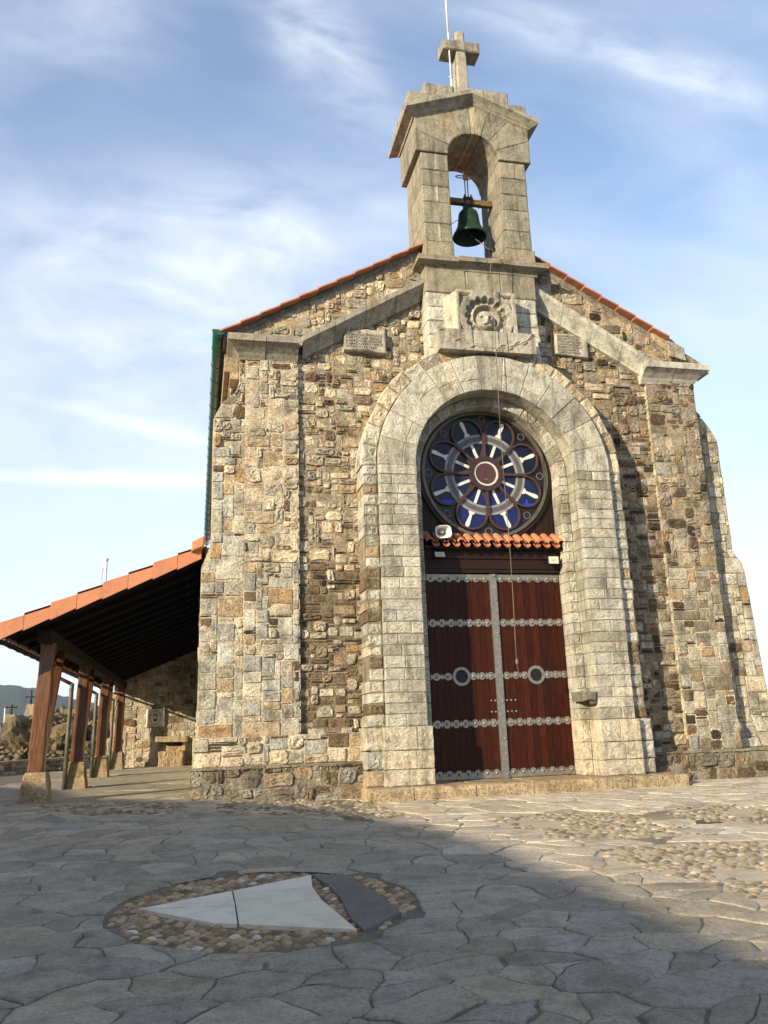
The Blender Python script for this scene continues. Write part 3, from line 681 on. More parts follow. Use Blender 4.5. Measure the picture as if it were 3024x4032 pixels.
for k in range(8):
    a = pi / 4 * k + pi / 8; ha = pi / 8; cx, cz = R2(rc, a); path = []
    th = pi / 2 + ha
    arc = [(cx + rho * RR * cos(a + t), cz + rho * RR * sin(a + t)) for t in [lerp(-th, th, i / 18) for i in range(19)]]
    gl = [R2(.27, a - ha * .8)] + arc + [R2(.27, a + ha * .8)]
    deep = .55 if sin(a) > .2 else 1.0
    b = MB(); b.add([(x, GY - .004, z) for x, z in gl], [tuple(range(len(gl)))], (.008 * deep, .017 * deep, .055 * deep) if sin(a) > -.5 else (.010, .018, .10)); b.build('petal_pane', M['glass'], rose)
    ribbon(tr, arc, .036, GY - .05, GY, tcol)
    ribbon(tr, [R2(.27, a - ha), R2(.66, a - ha)], .046, GY - .055, GY, tcol)
    x, z = R2(.885, a - ha)
    b = MB(); annulus(b, .052, .062, GY - .012, GY, (.16, .15, .15), 20, (x, z)); b.build('small_roundel', M['tracery'], rose)
tr.build('tracery', M['tracery'], rose)
b = MB()
for r0, r1, col, dy in ((.495, .53, (.26, .26, .265), .012), (.53, .605, (.09, .09, .092), .009), (.605, .64, (.26, .26, .265), .012)):
    annulus(b, r0, r1, GY - dy, GY, col)
b.build('wheel_rim', M['tracery'], rose)
W = (.72, .70, .66)
for k in range(8):
    a = pi / 4 * k + pi / 8; ca, sa = cos(a), sin(a)
    def P(r, w): x, z = R2(r, a); return (x - sa * w, z + ca * w)
    b = MB(); b.poly([P(.27, -.024), P(.27, .024), P(.495, .024), P(.495, -.024)][::-1], GY - .016, GY, W, .002)
    b.poly([P(.64, -.052), P(.64, .052), P(.662, .052), P(.662, -.052)][::-1], GY - .018, GY, W, .002); b.poly([P(.662, -.036), P(.662, .036), P(.682, .036), P(.682, -.036)][::-1], GY - .018, GY, W, .002)
    b.poly([P(.682, -.020), P(.682, .020), P(.85, .036), P(.885, .024), P(.895, 0), P(.885, -.024), P(.85, -.036)][::-1], GY - .016, GY, W, .002)
    b.build('wheel_spoke', M['tracery'], rose)
    b = MB(); c1 = R2(.27, a - .36); c2 = R2(.27, a + .36); t = R2(.47, a - pi / 8)
    b.poly([R2(.26, a - pi / 8 - .3), R2(.26, a - pi / 8 + .3), t][::1], GY - .007, GY, (.05, .04, .035), .002); b.build('star_point', M['tracery'], rose)
b = MB(); annulus(b, .195, .272, GY - .075, GY, (.035, .018, .013)); hub = b.build('hub', M['tracery'], rose)
b = MB(); annulus(b, .165, .20, GY - .06, GY, (.62, .6, .56)); b.build('white_ring', M['tracery'], rose)
b = MB(); b.add([(R2(.17, 2 * pi * i / 32)[0], GY - .05, R2(.17, 2 * pi * i / 32)[1]) for i in range(32)], [tuple(range(32))], (.075, .028, .028))
b.poly([(RX - .025, RZ - .105), (RX + .03, RZ - .105), (RX + .025, RZ - .085), (RX - .02, RZ - .085)], GY - .054, GY - .05, (.2, .15, .14), .002); b.build('centre_disc', M['tracery'], rose)
for pl in ([(-.80, -.46), (-.52, -.46), (-.53, -.51), (-.68, -.52), (-.76, -.49)], [(.69, -.42), (.72, -.42), (.73, -.48), (.85, -.485), (.84, -.515), (.65, -.515), (.655, -.48), (.685, -.475)]):
    pl = [(RX + x, RZ + z) for x, z in pl]
    b = MB(); b.add([(x, GY - .007, z) for x, z in pl], [tuple(range(len(pl)))], (.006, .03, .62)); b.build('blue_patch', M['tracery'], rose)  # small bright blue shapes laid just in front of the lower petals
# ------------------------------------------------------------------ bell tower
tw = MB(); YF = -.35
def tcolr(): return vary(pick([(4, (.315, .292, .222)), (3, (.35, .322, .245)), (2, (.27, .25, .19)), (1, (.34, .29, .205))])[1], .07, .02)
def blk(mb, x0, x1, z0, z1, y0, y1, col=None, ch_=.012, rough=.004, jit=.004):
    mb.poly([(x0 + .003, z0 + .003), (x1 - .003, z0 + .003), (x1 - .003, z1 - .003), (x0 + .003, z1 - .003)], y0 + U(-.005, .005), y1, col or tcolr(), ch_, rough, jit)
for x0, x1 in ((-1.03, -.30), (-.30, .33), (.33, .98)): blk(tw, x0, x1, 8.13, 8.59, YF, .2)
rows = [6.85, 7.1, 7.34, 7.6, 7.86, 8.13]
for i, (z0, z1) in enumerate(zip(rows, rows[1:])):
    m = -.6 + .1 * (i % 2); blk(tw, -1.02, m, z0, z1, YF + .01, .2, vary(ASH, .12), .016, .01, .008); blk(tw, m, .5, z0, z1, YF + .02, .2); blk(tw, .5 + .05 * (i % 2), .96 + U(0, .03), z0, z1, YF + .01, .2, vary(ASH, .12), .016, .01, .008)
tw.box(-1.0, .95, YF + .02, .3, 6.9, 8.58, (.3, .26, .2))
zr = [9.10, 9.46, 9.88, 10.20, 10.53, 10.87]
for (xa, xb) in ((-1.0, -.49), (.46, .975)):
    e = .045 if xa > 0 else 0.01; blk(tw, xa, xb + e, 8.76, 9.10, YF - .01, .66)
    for i, (z0, z1) in enumerate(zip(zr, zr[1:])):
        blk(tw, xa, xb, z0, z1, YF, .65)
        if i % 2 == 0: tw.box((xa + xb) / 2 + .0, (xa + xb) / 2 + .035, YF - .007, YF + .02, z0 + .01, z1 - .01, (.5, .46, .36) if xa < 0 else (.3, .26, .19))
AX, AZ, AR = -.015, 10.88, .478
def bound(a):                              # ray from the arch centre to the outline of the gable head
    c, s_ = cos(a), sin(a); best = 9
    for (x0, z0), (x1, z1) in (((1.075, 10.0), (1.075, 11.63)), ((1.075, 11.63), (-.03, 12.02)), ((-.03, 12.02), (-1.09, 11.66)), ((-1.09, 11.66), (-1.09, 10.0))):
        dx, dz = x1 - x0, z1 - z0; den = c * dz - s_ * dx
        if abs(den) < 1e-6: continue
        t = ((x0 - AX) * dz - (z0 - AZ) * dx) / den; u = ((x0 - AX) * s_ - (z0 - AZ) * c) / den
        if t > 0 and -1e-6 <= u <= 1.000001: best = min(best, t)
    return (AX + best * c, AZ + best * s_)
ang = [0, .40, .86, 1.22, 1.47, 1.60, 1.98, 2.36, 2.76, pi]
corn = [((1.075, 11.63), None), ((-.03, 12.02), None), ((-1.09, 11.66), None)]
for a0, a1 in zip(ang, ang[1:]):
    q = [bound(a0)]
    for (cx_, cz_), _ in corn:
        ca_ = atan2(cz_ - AZ, cx_ - AX)
        if a0 + .01 < ca_ < a1 - .01: q.append((cx_, cz_))
    q.append(bound(a1)); m = 5
    q += [(AX + AR * cos(t), AZ + AR * sin(t)) for t in [lerp(a1 - .006, a0 + .006, i / m) for i in range(m + 1)]]
    tw.poly(q, YF - .035 + U(-.004, .004), .70, tcolr() if not 1.46 < a0 < 1.48 else (.52, .44, .32), .009, .004, .003)
tower = tw.build('bell_tower', M['dressed'], ch)
b = MB()                                   # moulding under the belfry
for xa, xb, le, re, o_ in ((-1.17, -.46, 1, 0, -.02), (-.455, .12, 0, 0, 0), (.125, .47, 0, 0, .006), (.475, 1.17, 0, 1, 0)):
    pr = [(.15, -.36, 8.57), (.15, -.375, 8.63), (.12, -.40, 8.645), (.04, -.47, 8.665), (.0, -.51, 8.675), (.0, -.52, 8.75), (.012, -.51, 8.765)]
    loft(b, [(xa + (e if le else 0), xb - (e if re else 0), y - o_ * .5, .72, z + o_) for e, y, z in pr], tcolr() if xa > -1 else (.3, .26, .19))
b.build('tower_cornice', M['dressed'], tower)
b = MB()
def chev(mb, rs, col):                     # chevron rings (half width, y front, y back, z apex, z end)
    cx = -.025
    mb.rings([[(cx - w, y0, ze), (cx, y0, za), (cx + w, y0, ze), (cx + w, y1, ze), (cx, y1, za), (cx - w, y1, ze)] for w, y0, y1, za, ze in rs], col, False, False, False)
    for (w, y0, y1, za, ze) in (rs[0], rs[-1]):
        mb.add([(cx - w, y0, ze), (cx, y0, za), (cx, y1, za), (cx - w, y1, ze)], [(0, 1, 2, 3)], col); mb.add([(cx + w, y0, ze), (cx, y0, za), (cx, y1, za), (cx + w, y1, ze)], [(0, 1, 2, 3)], col)
chev(b, [(1.09, -.36, .72, 11.93, 11.53), (1.105, -.42, .76, 11.97, 11.57), (1.13, -.43, .78, 11.985, 11.58), (1.19, -.49, .83, 12.04, 11.60), (1.245, -.54, .87, 12.075, 11.615), (1.25, -.555, .88, 12.08, 11.62), (1.25, -.555, .88, 12.165, 11.70)], (.36, .335, .265))
b.build('gable_moulding', M['dressed'], tower)
b = MB()
for x0, x1 in ((-1.18, -.48), (-.475, .35), (.355, 1.08)): blk(b, x0, x1, 11.74, 12.115, -.365, .75, vary((.36, .335, .27), .14), .01)
for x0, x1 in ((-.87, -.30), (-.295, .28), (.285, .75)): blk(b, x0, x1, 12.11, 12.36, -.36, .7, vary((.36, .335, .275), .18), .01)
b.build('coping', M['dressed'], tower)
b = MB(); cxx = .07
def octr(hw, y0, y1, z, c): return [(cxx - hw + c, y0, z), (cxx + hw - c, y0, z), (cxx + hw, y0 + c, z), (cxx + hw, y1 - c, z), (cxx + hw - c, y1, z), (cxx - hw + c, y1, z), (cxx - hw, y1 - c, z), (cxx - hw, y0 + c, z)]
b.rings([octr(.115, .10, .42, 12.3, .015), octr(.10, .115, .41, 13.5, .02), octr(.09, .12, .40, 14.09, .03)], (.41, .38, .305), False)
b.poly([(-.30, 13.625), (.445, 13.625), (.445, 13.855), (-.30, 13.855)], .085, .43, (.34, .32, .27), .02, .003, .003)
b.build('stone_cross', M['dressed'], tower)
b = MB(); b.tube([(-.165, .13, 12.3), (-.165, .13, 12.95)], .024); b.tube([(-.165, .13, 12.9), (-.168, .13, 14.1)], .014); b.tube([(-.168, .13, 14.05), (-.172, .13, 15.9)], .019); b.tube([(-.2, .13, 13.0), (-.13, .13, 13.03)], .016); b.build('lightning_rod', M['white'], ch)
# carved relief
def hfield(mb, x0, x1, z0, z1, nx, nzz, f, yb, col):
    vs = []; fs = []
    for j in range(nzz + 1):
        for i in range(nx + 1):
            x, z = lerp(x0, x1, i / nx), lerp(z0, z1, j / nzz); vs.append((x, f(x, z), z))
    for j in range(nzz):
        for i in range(nx): a = j * (nx + 1) + i; fs.append((a, a + 1, a + nx + 2, a + nx + 1))
    mb.add(vs, fs, col, True)
    e = [j * 0 + i for i in range(nx + 1)] + [j * (nx + 1) + nx for j in range(1, nzz + 1)] + [nzz * (nx + 1) + i for i in range(nx - 1, -1, -1)] + [j * (nx + 1) for j in range(nzz - 1, 0, -1)]
    E_ = [vs[k] for k in e]; N = len(E_)
    mb.add(E_ + [(x, yb, z) for x, y, z in E_], [(N + i, N + (i + 1) % N, (i + 1) % N, i) for i in range(N)], col)
SX, SZ = -.06, 7.605
def shell(x, z):
    dx, dz = x - SX, z - SZ; r = hypot(dx, dz); a = atan2(dz, dx); y = -.60
    if r > .475: 
        if abs(dx) < .465 and z < 8.02: y += .06 * sstep(.475, .49, r)
        return y + nz(x * 14, z * 14) * .006
    lob = .335 + .045 * abs(cos(a * 8))
    y += .115 * (1 - sstep(lob - .03, lob + .012, r)) * sstep(.2, .30, r) * (.75 + .25 * abs(cos(a * 8)))
    if r < .27: y += .02 * (1 - sstep(.2, .27, r))
    if r < .235: y += .12 * (1 - sstep(.205, .235, r))
    hx, hz = (x - SX + .015) / .165, (z - SZ + .07) / .205; h = 1 - hx * hx - hz * hz
    if h > 0:
        y -= .17 * h ** .32
        lx, lz = x - SX + .015, z - SZ + .07
        y -= .075 * max(0, 1 - abs(lx) / .032) * max(0, 1 - abs(lz + .0) / .08)
        for s_ in (-1, 1): y += .07 * max(0, 1 - hypot((lx - s_ * .062) / .045, (lz - .045) / .03))
        y += .07 * max(0, 1 - hypot(lx / .055, (lz + .088) / .026))
        y -= .05 * max(0, 1 - hypot(lx / .09, (lz + .15) / .06))
    return y + nz(x * 18, z * 18) * .005
b = MB(); hfield(b, -.565, .465, 7.33, 8.075, 140, 110, shell, -.3, (.44, .415, .34))
b.hexa([(-.72, -.33, 7.33), (-.56, -.595, 7.33), (-.56, -.3, 7.33), (-.72, -.3, 7.33), (-.74, -.33, 8.02), (-.56, -.595, 8.06), (-.56, -.3, 8.06), (-.74, -.3, 8.02)], (.52, .47, .37))
rel = b.build('carved_relief', M['dressed'], ch)
def branch(x, z):
    y = -.66; lx = x + .07; s_ = abs(lx); cz = 7.01 + .27 * (s_ / .8) ** 2.2
    y -= .02 * max(0, 1 - abs(z - cz) / .014)
    t = (s_ / .8) * 6; k = t - math.floor(t); up = 1 if int(t) % 2 else -1
    lz = (z - cz) * up; wl = .055 * sin(pi * min(1, k * 1.02))
    if s_ > .1 and 0 < lz - k * .03 < wl: y -= .024 * sin(pi * (lz - k * .03) / max(.01, wl))
    y += .02 * max(0, 1 - abs(abs(x - (-.04)) - .3) / .012)
    return y + nz(x * 16, z * 16, 2) * .006
b = MB(); hfield(b, -.925, .745, 6.945, 7.31, 180, 46, branch, -.3, (.45, .42, .345)); b.build('carved_slab', M['dressed'], rel)

# ------------------------------------------------------------------ things fixed to the chapel
bell = thing('church_bell', (.0, .12, 9.55), 'green patinated bell hanging from a timber beam in the belfry opening', 'bell')
b = MB(); bx, by = .0, .14
b.lathe([(.30, 9.56), (.315, 9.575), (.30, 9.61), (.255, 9.69), (.215, 9.78), (.195, 9.9), (.185, 10.0), (.17, 10.06), (.13, 10.105), (.06, 10.125), (.01, 10.13)], bx, by, 32, (.02, .07, .035), True, False, True)
b.lathe([(.30, 9.56), (.27, 9.60), (.22, 9.7), (.18, 9.85), (.15, 10.0), (.01, 10.08)], bx, by, 32, (.01, .02, .015), True, False, True); bb = b.build('bell_body', M['bronze'], bell)
b = MB(); b.box(-.5, .47, by - .05, by + .05, 10.24, 10.335, (.26, .15, .06)); yoke = b.build('yoke_beam', plain('weathered_beam', (.16, .10, .05), .7, 0, .4, 9, .3, .3), bell)
b = MB(); b.box(.22, .45, by - .06, by - .045, 10.22, 10.235); b.box(.22, .235, by - .06, by + .05, 10.22, 10.25); b.box(.43, .445, by - .06, by + .05, 10.22, 10.25); b.build('iron_bracket', M['brass'], yoke)
b = MB(); b.tube([(0, by, 10.11), (0, by, 10.24)], .055, 10); b.box(-.09, .09, by - .07, by + .07, 10.32, 10.37); b.box(-.075, -.045, by - .06, by + .06, 10.12, 10.34); b.box(.045, .075, by - .06, by + .06, 10.12, 10.34); b.tube([(-.06, by - .05, 10.36), (-.06, by - .05, 10.42)], .016); b.tube([(.06, by - .05, 10.36), (.06, by - .05, 10.42)], .016); b.build('headstock', M['blackmetal'], bell)
b = MB()
for s_ in (-1, 1):
    b.tube([(s_ * .026, by, 10.37), (s_ * .026, by, 10.78)], .011, 6); b.tube([(s_ * .026, by, 10.86), (s_ * .026, by, 10.99), (0, by, 11.03)], .011, 6)
    for t in (-1, 1): b.tube([(t * .03, by, 10.825 + s_ * .024), (t * .15, by, 10.825 + s_ * .024), (t * .20, by, 10.825)], .010, 6)
b.poly([(-.05, 10.77), (.05, 10.77), (.05, 10.88), (-.05, 10.88)], by - .015, by + .015, (0, 0, 0), .004); b.build('bell_cross', M['brass'], bell)
b = MB(); b.tube([(0, by, 10.0), (.01, by, 9.62)], .02, 8); b.lathe([(.01, 9.56), (.045, 9.59), (.05, 9.63), (.02, 9.68)], .01, by, 10); b.build('clapper', M['blackmetal'], bell)
b = MB(); b.tube([(-.2 + .0 * t, by, 9.9) if t == 0 else (-.2 - .22 * t / 6, by - .02, 9.92 - .16 * sin(t / 6 * 1.4)) for t in range(7)], .006, 5); b.tube([(-.2 + .26 * t / 8, by, 9.52 - .13 * sin(pi * t / 8)) for t in range(9)], .006, 5); b.build('cable', M['blackmetal'], bell)
rope = thing('bell_rope', (-.03, -.72, 8.85), 'thin rope hanging from the belfry sill past the rose window to the door', 'rope')
b = MB(); rp = [(.02, by, 9.62), (.20, -.2, 9.15), (.19, -.50, 8.92), (.10, -.68, 8.80)]
b.tube(rp + [(-.02 + .03 * (1 - t / 20) + .012 * sin(t * .5), -.72, 8.78 - (8.78 - 1.92) * t / 20) for t in range(1, 21)], .0062, 6); b.build('cord', M['rope'], rope)
b = MB(); b.lathe([(.005, 1.86), (.022, 1.88), (.024, 1.92), (.008, 1.95)], -.02, -.72, 8); b.tube([(-.02, -.72, 1.88), (-.005, -.72, 1.7)], .005, 5); b.build('knot', M['rope'], rope)
b = MB(); b.tube([(.05, -.05, 8.79), (.16, -.15, 8.86), (.22, -.3, 8.95)], .02); b.lathe([(.03, 8.95), (.05, 8.97), (.05, 9.01), (.03, 9.03)], .2, -.42, 10); b.box(.14, .27, -.45, -.1, 8.79, 8.82); b.build('pulley', M['blackmetal'], rope)
sp = thing('loudspeaker', (-.92, .0, 3.95), 'white horn loudspeaker with a rounded square mouth above the left end of the tiled hood', 'loudspeaker')
def rrect(cx, cz, w, h, y, tw_=0.0, n=24, p=4.0):
    r = []
    for i in range(n):
        a = 2 * pi * i / n; k = (abs(cos(a)) ** p + abs(sin(a)) ** p) ** (-1 / p); x, z = w * k * cos(a), h * k * sin(a)
        r.append((cx + x * cos(tw_) - z * sin(tw_), y, cz + x * sin(tw_) + z * cos(tw_)))
    return r
b = MB(); sx, sz = -.915, 3.975
b.rings([rrect(sx - .03, sz + .04, .045, .045, .06, 0, 24, 2), rrect(sx - .02, sz + .03, .05, .05, -.05, 0, 24, 2), rrect(sx - .01, sz + .02, .085, .07, -.15, .06, 24, 3), rrect(sx, sz, .128, .098, -.27, .08), rrect(sx, sz, .135, .105, -.285, .08), rrect(sx, sz, .122, .093, -.285, .08), rrect(sx - .01, sz + .02, .07, .055, -.17, .06, 24, 3), rrect(sx - .015, sz + .025, .04, .035, -.10, 0, 24, 2)], (0, 0, 0), True, True, True); b.build('horn', M['white'], sp)
b = MB(); b.rings([rrect(sx - .012, sz + .015, .024, .024, -.12, 0, 16, 2), rrect(sx - .006, sz + .01, .026, .026, -.22, 0, 16, 2), rrect(sx - .006, sz + .01, .018, .018, -.232, 0, 16, 2)], (0, 0, 0)); b.build('throat', M['white'], sp)
b = MB(); b.box(sx - .06, sx + .0, .0, .075, sz - .04, sz + .08); b.tube([(sx - .09, .05, sz + .02), (-1.10, .02, 3.9), (-1.15, .03, 3.75)], .006, 5); b.build('mount', M['blackmetal'], sp)
for (fx, fz, tilt, w, h, lab) in ((-.955, 3.645, .55, .083, .055, 'slim floodlight tilted down under the left end of the tiled hood'), (.965, 3.565, .02, .088, .062, 'black framed floodlight facing forward at the right end of the lintel beam')):
    fl = thing('floodlight', (fx, -.03, fz), lab, 'floodlight', 'floodlights over the door'); ct, st_ = cos(tilt), sin(tilt)
    def Q(x, d, z): return (fx + x, -.14 - d * ct - z * st_ * -1 * -1 if False else -.14 - (d * ct) + (z * st_), fz + z * ct - d * st_)
    def fbox(mb, hw, hh, d0, d1): mb.hexa([Q(-hw, d1, -hh), Q(hw, d1, -hh), Q(hw, d0, -hh), Q(-hw, d0, -hh), Q(-hw, d1, hh), Q(hw, d1, hh), Q(hw, d0, hh), Q(-hw, d0, hh)])
    b = MB(); fbox(b, w + .008, h + .008, -.03, .01); fbox(b, .05, .03, -.05, -.03); b.build('housing', M['blackmetal'], fl)
    b = MB(); fbox(b, w - .004, h - .004, .0, .0135); b.build('lens', M['lens'], fl)
    b = MB(); fbox(b, .034, .02, .0, .0165); b.build('led', M['led'], fl)
    b = MB(); b.tube([(fx - w - .012, -.13, fz), (fx - w - .012, -.0, fz - .02), (fx, .0, fz - .02)], .007, 5); b.tube([(fx + w + .012, -.13, fz), (fx + w + .012, .0, fz - .02), (fx, .0, fz - .02)], .007, 5); b.build('bracket', M['blackmetal'], fl)
def text(body, x, y, z, size, mat, parent, name='inscription', rot=0.0, align='LEFT', sx=1.0):
    cu = bpy.data.curves.new(name, 'FONT'); cu.body = body; cu.size = size; cu.align_x = align; cu.extrude = .002; cu.space_character = 1.12
    cu.materials.append(mat); o = bpy.data.objects.new(name, cu); o.location = (x, y, z); o.rotation_euler = (pi / 2, 0, 0)
    if rot: o.rotation_euler = (Matrix.Rotation(rot, 3, 'Y').transposed() @ Matrix.Rotation(pi / 2, 3, 'X')).to_euler()
    o.scale = (sx, 1, 1); COL.objects.link(o); bpy.context.view_layer.update()
    me = bpy.data.meshes.new_from_object(o.evaluated_get(bpy.context.evaluated_depsgraph_get())); me.transform(o.matrix_world); bpy.data.objects.remove(o)
    o = bpy.data.objects.new(name, me); COL.objects.link(o); adopt(o, parent)
    return o
pls = (([(-2.40, 7.07), (-1.695, 7.05), (-1.70, 7.45), (-2.02, 7.465), (-2.395, 7.40)], -.13, ['    SOYSD', 'DJUANJOSEYMANZELE', 'GARYORDQRODESAZ', 'JUANGASTELUGACHE', 'CUANDOZEREDYFICO', 'ESTAERMYTAYAKE', '     ANODE1886'], -2.375, 7.385, .062, .055, 'pale inscribed stone tablet low under the left raking cornice'),
       ([(1.37, 7.27), (1.985, 7.22), (2.0, 7.57), (1.72, 7.66), (1.385, 7.655)], -.10, ['ZENDENELASCORA', 'ZIRCUNVYCOGEST', 'ETEATLANTONIESN', 'JUANDEGASTELUA', 'MENDROCOSDELAC', 'ENAS AVUDEN A', 'QUERTESCAXOXO'], 1.41, 7.59, .056, .052, 'half shaded inscribed stone tablet right of the carved relief'))
for pl, yf, lines, x0, z0, size, dz, lab in pls:
    t = thing('inscribed_plaque', (pl[0][0], yf, pl[0][1]), lab, 'plaque', 'inscribed tablets')
    b = MB(); b.poly(pl, yf, .02, (.50, .465, .38), .012, .003, .006); b.build('tablet', M['dressed'], t)
    for i, s_ in enumerate(lines): text(s_, x0, yf - .004, z0 - dz * i, size, M['engraved'], t, sx=.9 if x0 < 0 else .82)
# ------------------------------------------------------------------ porch on the left
PX = -6.88
pz0 = lambda x: 3.80 + (x + 4.63) * .425      # top of the roof
por = thing('porch', (PX, 1.0, .1), 'open lean-to porch with terracotta roof, dark boards and brown timber posts on stone bases', 'porch')
b = MB(); n = 9
for r in range(n):
    xa = -4.55 - .34 * r; xb = xa - .36; col = vary((.5, .2, .1), .1); vs = []
    m = 200
    for i in range(m + 1):
        y = .42 + 14.9 * i / m; h = (.02, 0, -.02, 0)[i % 4]; vs += [(xa, y, pz0(xa) + h), (xb, y, pz0(xb) + h + .03)]
    b.add(vs, [(2 * i, 2 * i + 1, 2 * i + 3, 2 * i + 2) for i in range(m)], col, True)
prf = b.build('porch_roof', M['terracotta'], por)
x = -4.63
for k in range(9):
    xb = x - .355; b = MB(); zt = lambda q, e: pz0(q) + e
    b.poly([(x, zt(x, -.175)), (x, zt(x, .025)), (xb, zt(xb, .055)), (xb - .0, zt(xb, -.20))][::-1], .31 - .004 * (k % 2), .33, vary((.56, .235, .125), .06), .004)
    b.hexa([(xb, .31, zt(xb, .025)), (x, .31, zt(x, -.005)), (x, .62, zt(x, -.005)), (xb, .62, zt(xb, .025)), (xb, .31, zt(xb, .06)), (x, .31, zt(x, .028)), (x, .62, zt(x, .028)), (xb, .62, zt(xb, .06))], vary((.56, .235, .125), .06))
    pebble(b, (x + xb) / 2, .309, zt((x + xb) / 2, -.07), .012, .006, .004, 0, (.2, .1, .06), 8)
    b.build('verge_tile', M['terracotta'], prf); x = xb
b = MB(); b.poly([(-4.78, 3.72), (-4.60, 3.80), (-4.58, 3.98), (-4.78, 3.87)], .22, .5, (.58, .25, .13), .02); b.build('ridge_mortar', M['terracotta'], prf)
b = MB()
def pt(x, y, dz): return (x, y, pz0(x) + dz)
for k in range(12):
    xa = -4.63 - .235 * k; xb = xa - .228
    b.hexa([pt(xb, .36, -.09), pt(xa, .36, -.09), pt(xa, 15.3, -.09), pt(xb, 15.3, -.09), pt(xb, .36, -.05), pt(xa, .36, -.05), pt(xa, 15.3, -.05), pt(xb, 15.3, -.05)])
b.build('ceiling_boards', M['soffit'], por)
for k in range(18):
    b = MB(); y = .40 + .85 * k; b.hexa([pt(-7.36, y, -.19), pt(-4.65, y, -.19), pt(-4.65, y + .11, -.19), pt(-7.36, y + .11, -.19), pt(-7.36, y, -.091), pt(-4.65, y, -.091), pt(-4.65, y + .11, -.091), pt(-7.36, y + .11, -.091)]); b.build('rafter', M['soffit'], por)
b = MB(); b.box(PX - .10, PX + .10, .7, 15.1, 2.42, 2.60, (.11, .05, .025)); b.build('eaves_beam', M['beam'], por)
b = MB(); b.rings([[(-7.42 + .06 * cos(a), y, 2.43 + .06 * sin(a)) for a in [pi * .95 + pi * i / 8 for i in range(9)]] for y in (.36, 5, 10, 15.3)], (0, 0, 0), True)
for k in range(24): b.rings([[(-7.42 + .068 * cos(a), y, 2.43 + .068 * sin(a)) for a in [pi * .95 + pi * i / 8 for i in range(9)]] for y in (.5 + .6 * k, .54 + .6 * k)], (0, 0, 0), True)
b.build('porch_gutter', M['blackmetal'], por)
for k, y in enumerate((1.0, 5.4, 9.75, 14.2)):
    z0 = gz(PX, y); zt = .56
    b = MB(); rs = []; bow = U(-.03, .03); nlev = 14
    for i in range(nlev + 1):
        t = i / nlev; z = lerp(zt, 2.43, t); w = lerp(.118, .098, t) + nz(z * 2.2, k * 9.1) * .014; cx = PX - .045 + .06 * t + bow * sin(pi * t) + nz(z * 1.3, k * 5) * .012; c_ = .02
        rs.append([(cx + a * w + nz(z * 5 + a, k, b_) * .008, y + b_ * w, z) for a, b_ in ((-1, -.8), (-.8, -1), (.8, -1), (1, -.8), (1, .8), (.8, 1), (-.8, 1), (-1, .8))])
    b.rings(rs, vary((.15, .062, .026), .1), False); post = b.build('post', M['wood'], por)
    b = MB(); rs = [[(PX - .03 + a * w + U(-.008, .008), y + b_ * w, z) for a, b_ in ((-1, -.9), (-.9, -1), (0, -1), (.9, -1), (1, -.9), (1, .9), (.9, 1), (-.9, 1), (-1, .9))] for w, z in ((.2, z0 - .05), (.195, z0 + .1), (.175, z0 + .25), (.152, zt - .03), (.138, zt))]
    b.rings(rs, vary((.42, .32, .20), .08), False); b.build('stone_base', M['rubble'], post)
    if k < 3:
        b = MB(); n = 6
        rs = [[(PX + .02 + a * .05, lerp(y + .1, y + 1.25, t) - 0.02 * sin(pi * t) + (0 if b_ < 0 else .09), lerp(.95, 2.43, t) - (0 if b_ < 0 else .03)) for a, b_ in ((-1, -1), (1, -1), (1, 1), (-1, 1))] for t in [i / n for i in range(n + 1)]]
        b.rings(rs, (.10, .038, .016), False); b.build('brace', M['wood'], por)
    if k > 0:
        b = MB(); b.tube([(-7.42, y - .25, 2.40), (-7.40, y - .25, 2.22), (-7.06, y - .25, 2.04)], .035, 8, (.16, .065, .03)); b.build('outlet_pipe', M['wood'], por)
        b = MB(); b.tube([(-7.06, y - .25, 2.06), (-7.065, y - .25, 1.96), (-7.08, y - .25, 1.0), (-7.10, y - .25, .0)], .042, 10)
        for zz in (1.94, 1.62, 1.58, 1.25, 1.21, .85, .81, .5, .46): b.tube([(-7.065 - .03 * (1.9 - zz) * .5, y - .25, zz), (-7.065 - .03 * (1.9 - zz) * .5, y - .25, zz + .018)], .047, 10)
        b.build('downpipe', M['greymetal'], por)
bw = MB(); masonry(bw, -7.15, -4.4, -.1, 3.9, 15.0, [(3, 'rub', 3, 6, 2, 4), (2, 'blk', 4, 7, 3, 4), (1, 'chip', 2, 3, 1, 2)], mcol=MORT, cell=(.07, .06), clip=lambda x, z: (x, min(z, pz0(x) - .12)))
bw.box(-7.15, -4.5, 15.01, 15.4, -.2, 2.5, MORT)
for z0, z1, w in ((0, .55, .2), (.55, .95, .16), (.95, 2.3, .1)): bw.poly([(-7.12 - w, z0), (-7.12 + w, z0), (-7.12 + w, z1), (-7.12 - w, z1)], 14.86, 15.3, vary((.52, .42, .28), .05), .02, .02, .02)
pw = bw.build('porch_wall', M['rubble']); tag(pw, 'warm rubble stone end wall closing the far end of the porch', 'wall')
ta = thing('stone_table', (-5.3, 14.6, .06), 'stone table with a thin slab top against the far porch wall', 'table')
b = MB(); b.poly([(-5.84, .79), (-4.9, .76), (-4.9, .92), (-5.84, .95)], 14.2, 15.0, (.42, .34, .22), .012, .003, .004); b.build('table_top', M['dressed'], ta)
